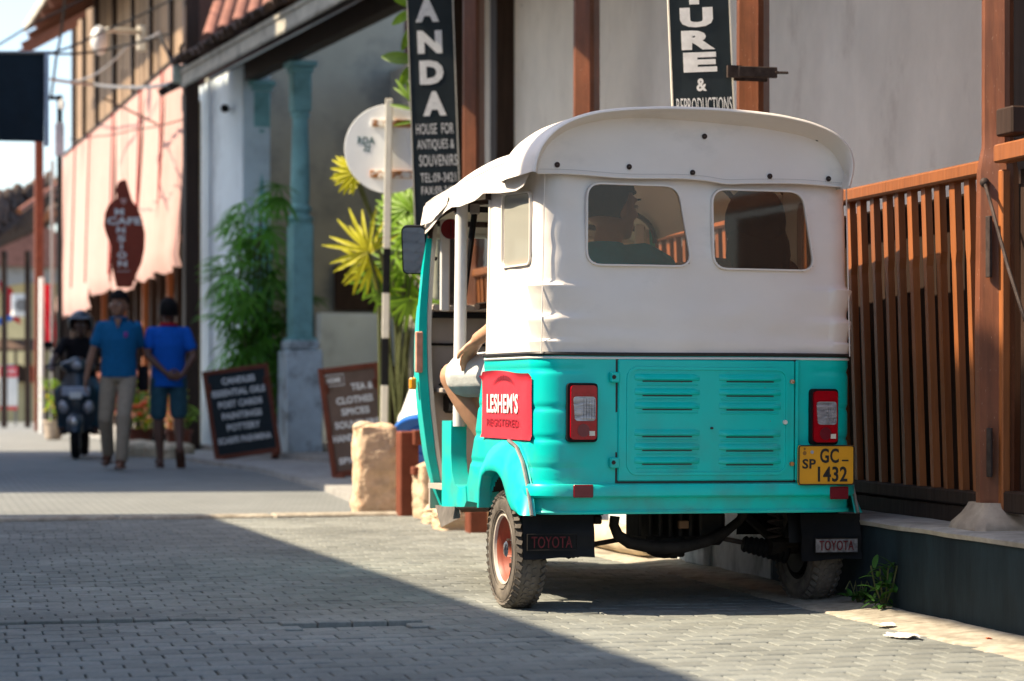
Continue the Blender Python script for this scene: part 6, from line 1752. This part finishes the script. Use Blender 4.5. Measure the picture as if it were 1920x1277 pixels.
# ================================================================ overhead: cables, poles, banner
def cable(label, pts, r=.012, m=None, name='cable'):
    q = [P(*p) for p in pts]; out = []
    for i in range(len(q) - 1):
        for k in range(8):
            t_ = k / 8; p = q[i].lerp(q[i + 1], t_); p.z -= .05 * sin(pi * t_) * (q[i + 1] - q[i]).length / 6; out.append(p)
    out.append(q[-1]); g = G(); c = out[0].copy(); g.tube([p - c for p in out], r, 6); o = g.build(name, m or D['blackrub'], None); o.location = c
    link_tag(o, label, 'cable')
cable('upper cable slanting up from the left edge past the roof', [(-40, 105, 30), (60, 45, 30), (150, 0, 30.5), (240, -50, 31)], .014)
cable('cable running from the left edge along the top of the black banner to the boards', [(-40, 96, 24), (92, 100, 27), (200, 92, 30), (320, 62, 29)], .016)
cable('cable from the dark roof down to the banner corner', [(92, 100, 27), (190, 60, 30), (310, 5, 29), (360, -30, 28)], .014)
cable('thick pale cable sagging across the pink awning top to the gutter end', [(95, 148, 31), (175, 158, 32), (240, 163, 31), (320, 157, 28.9), (345, 150, 28.4)], .022, D['steel'])
cable('thin looping cable between the far pole and the lamp', [(100, 150, 40), (150, 150, 36), (200, 125, 33), (240, 85, 32), (300, 60, 29.5)], .014, D['steel'])
cable('thin wire crossing the pink awning from the dark pole', [(345, 223, 28.2), (250, 243, 30), (180, 255, 32), (130, 260, 34)], .008)
cable('short dark cable bundle beside the gutter end', [(345, 80, 28.2), (338, 90, 28.2), (343, 110, 28.2), (325, 120, 28.4), (300, 65, 29)], .02)
cable('dark vertical drop cable beside the black banner', [(124, -20, 33), (115, 60, 34), (105, 110, 35), (98, 165, 36), (96, 182, 36)], .02)
# far poles
def pole(label, px, dd, z1, r, m, name='utility_pole', sq=False):
    p = P(px, 727, dd); t = thing(name, label, 'pole', (p.x, p.y, 0), A3)
    g = G()
    if sq: g.box((0, 0, z1 / 2), (2 * r, 2 * r, z1), bev=.01)
    else: g.tube([(0, 0, -.05), (0, 0, z1)], [r, r * .85], 10)
    g.build('shaft', m, t); return t
pole('red brown timber pole standing left of the pink awning', 73, 43.0, pz_(262, 43), .075, D['frame'], sq=True)
pole('short white pole with a yellow foot at the left, before the brown pole', 78, 41.5, pz_(520, 41.5), .05, D['white_p'])
tp = pole('dark iron pole with a box and insulators at the left end of the awning', 112, 41.0, pz_(178, 41), .055, D['blackrub'])
g = G(); g.box((-.12, 0, pz_(178, 41) - .05), (.34, .07, .07)); g.build('cross_arm', D['blackrub'], tp, 0)
g = G(); g.lathe([(.03, 0), (.05, .03), (.04, .08), (.05, .1), (.03, .16), (0, .17)], c=(.03, -.05, pz_(205, 41)), n=12); g.build('insulator', D['white_p'], tp)
g = G(); g.box((-.02, -.1, pz_(262, 41)), (.16, .12, .55), bev=.01); g.build('meter_box', D['alu'], tp)
pole('thin grey pole at the left end of the pink awning', 98, 43.5, pz_(300, 43.5), .035, D['steel'])
# black banner
dd = 24.0
p0 = P(-60, 727, dd); zt_, zb_ = pz_(100, dd), pz_(264, dd); wB = (92 + 60) / 4533 * dd
t = thing('banner', 'black cloth banner with a pale metal edge hanging at the upper left', 'banner', (p0.x, p0.y, 0), 0)
def bf(u, v): return (u * (wB - .05), .01 * sin(u * 5 + v * 3) + .006 * sin(u * 14), lerp(zb_ - .02 * u + .01, zt_ - .004 * sin(u * 9), v))
g = G(); g.grid(bf, 24, 12); g.build('cloth', D['navy'], t, 60)
g = G(); g.tube([(wB - .025, 0, zb_ - .05), (wB - .025, 0, zt_ + .02)], .024, 8); g.build('edge_rod', D['alu'], t)
g = G(); g.tube([(-.6, 0, zt_ + .01), (wB + .02, 0, zt_ + .01)], .018, 6); g.build('top_rod', D['steel'], t)
g = G(); g.tube([(-.5, 0, 0), (-.5, 0, zt_ + .3)], .04, 8); g.build('mast', D['steel'], t)
# ================================================================ far end of the street
fb_ = P(20, 727, 56); t = thing('tiled_house', 'far house with a sagging dark tiled eave and yellow wall at the left edge', 'house', (fb_.x, fb_.y, 0), R(25))
g = G(); g.box((2.5, 2.2, 1.6), (4.4, 5, 3.2)); g.build('wall', D['yellow_wall'], t, 0)
g = G(); g.prism([(-1.6, 3.55), (-1.65, 3.75), (1.2, 5.3), (4.0, 6.4), (4.0, 6.1)], -3.4, 5); g.build('roof', D['tile'], t, 0)
g = G(); g.prism([(.3, 5.0), (.3, 5.4), (4.5, 6.9), (4.5, 6.4)], -3.6, 5); g.build('upper_roof', mat('dark_maroon_roof', (.1, .04, .035), .85, .3, 8, .3), t, 0)
g = G(); g.box((-1.0, -3.5, 4.05), (2.6, .08, .16), rot=(0, -.45, 0)); g.build('barge_board', D['wood_o'], t, 0)
for k in range(7):
    g = G(); g.box((0, -.34, 0), (.45, .06, 1.3)); g.build('shutter', D['wood_d'] if k % 3 else D['yellow_wall'], t, 0, loc=(.6 + k * .6, 0, 2.0))
for k in range(4):
    g = G(); g.box((0, -.34, 0), (.9, .08, 1.25)); g.build('shopfront', D['wood_d'], t, 0, loc=(.3 + k * 1.1, 0, .64))
q = P(38, 572, 53); t = thing('air_conditioner', 'grey air conditioning unit fixed on the far wall under the tiled eave', 'air conditioner', q, R(20))
g = G(); g.box((0, 0, 0), (.36, .3, .5), bev=.02); g.build('case', D['white_p'], t, 0)
g = G(); g.lathe([(.14, -.16), (.13, -.17), (.02, -.165), (0, -.165)], c=(0, 0, 0), n=20, axis='y'); g.build('fan_grille', D['steel'], t)
q = P(92, 592, 44); t = thing('red_banner', 'long narrow red cloth banner hanging left of the awning', 'banner', q, R(15))
g = G(); g.grid(lambda u, v: ((u - .5) * .2 + .02 * sin(v * 6), .03 * sin(u * 6 + v * 5), (v - .5) * 1.15), 8, 16); g.build('cloth', D['red_cloth'], t, 60)
q = P(14, 600, 54); t = thing('flag', 'red and blue hanging cloth at the far left edge', 'flag', q, R(10))
g = G(); g.add([(-.2, 0, .9), (.1, 0, .7), (.3, .05, -.1), (-.05, 0, .1)], [(0, 1, 2, 3)]); g.build('red_cloth', D['red_cloth'], t, 0)
g = G(); g.add([(-.4, 0, -.2), (.1, 0, 0), (.15, 0, .15), (-.4, 0, .0)], [(0, 1, 2, 3)]); g.build('blue_cloth', D['blue_p'], t, 0)
q = P(16, 700, 49); t = thing('stall_sign', 'white and red standing board at the far left', 'sign board', (q.x, q.y, 0), R(5))
g = G(); g.box((0, 0, .72), (.36, .04, .62)); g.build('panel', D['white_p'], t, 0)
g = G(); g.box((0, -.005, 1.1), (.36, .05, .22)); g.box((0, -.005, .36), (.36, .05, .06)); g.build('red_band', D['red_vinyl'], t, 0)
for x in (-.14, .14):
    g = G(); g.box((x, 0, .2), (.03, .03, .42)); g.build('leg', D['steel'], t, 0)
g = G(); g.text('TOURS', 0, 1.11, .28, .09, -.032, .02); g.build('lettering', D['white_print'], t, 0)
# low shop roof and goods under it
q = P(28, 640, 55); t = thing('market_stall', 'far market stall with a small tiled canopy at the left edge', 'stall', (q.x, q.y, 0), R(14))
g = G(); g.box((0, 0, 1.75), (1.5, 1.2, .06), rot=(.2, 0, 0)); g.build('canopy', D['tile'], t, 0)
for x in (-.6, 0, .6):
    g = G(); g.box((x, -.4, .85), (.06, .06, 1.7)); g.build('post', D['wood_d'], t, 0)
g = G(); g.box((0, .2, .45), (1.3, .6, .9)); g.build('counter', D['yellow_wall'], t, 0)
for k in range(6):
    g = G(); g.box((-.5 + k * .2, -.2, 1.1), (.14, .05, .4)); g.build('hanging_cloth', [D['red_cloth'], D['white_p'], D['blue_p'], D['wood_d'], D['orange'], D['white_p']][k], t, 0)
# closing house fronts further down
q = P(-30, 727, 75); t = thing('far_house', 'pale far house closing the view at the bend of the street', 'house', (q.x, q.y, 0), R(40))
g = G(); g.box((0, 3, 2.4), (9, 5, 4.8)); g.build('wall', D['concrete'], t, 0)
g = G(); g.prism([(-5, 4.6), (0, 7.0), (5, 4.6)], .2, 6); g.build('roof', D['redtile'], t, 0)
for k in range(5):
    g = G(); g.box((-3.4 + k * 1.7, .46, 1.4), (.8, .1, 2.2)); g.build('door', D['wood_d'], t, 0)

# dark sagging eave of the shop before the far tiled house
A_, B_, C_, D_ = P(-60, 492, 45), P(66, 428, 50), P(112, 352, 51), P(-60, 398, 47)
c = A_.copy(); t = thing('lean_to_roof', 'dark sagging tiled eave with an orange brown edge beam left of the brown timber pole', 'roof', c, 0)
t['kind'] = 'thing'
g = G(); q = [p - c for p in (A_, B_, C_, D_)]; up = Vector((0, 0, .14)); q = q + [p + up for p in q]
g.add(q, [(0, 1, 2, 3), (7, 6, 5, 4), (0, 4, 5, 1), (1, 5, 6, 2), (2, 6, 7, 3), (3, 7, 4, 0)]); g.build('deck', D['tile'], t, 0)
for k in range(11):
    f = k / 10; a = A_.lerp(B_, f) - c; b = D_.lerp(C_, f) - c
    for r_ in range(4):
        p = a.lerp(b, r_ / 4 + .05); dr = (b - a).normalized()
        inst(random.choice(tm), 'tile', t, p + Vector((0, 0, .16 + random.uniform(-.02, .03))), (math.asin(dr.z) + random.uniform(-.1, .1), random.uniform(-.2, .2), atan2(-dr.x, dr.y) + random.uniform(-.15, .15)), (1.5, 1.5, 1.5))
g = G(); g.tube([P(36, 396, 46) - c, P(114, 342, 48) - c], .06, 6); g.build('edge_beam', D['wood_o'], t)
for px in (8, 52):
    q = P(px, 470, 47) - c; z0 = -c.z
    g = G(); g.box((q.x, q.y, (q.z + z0) / 2), (.1, .1, q.z - z0)); g.build('post', D['wood_d'], t, 0)
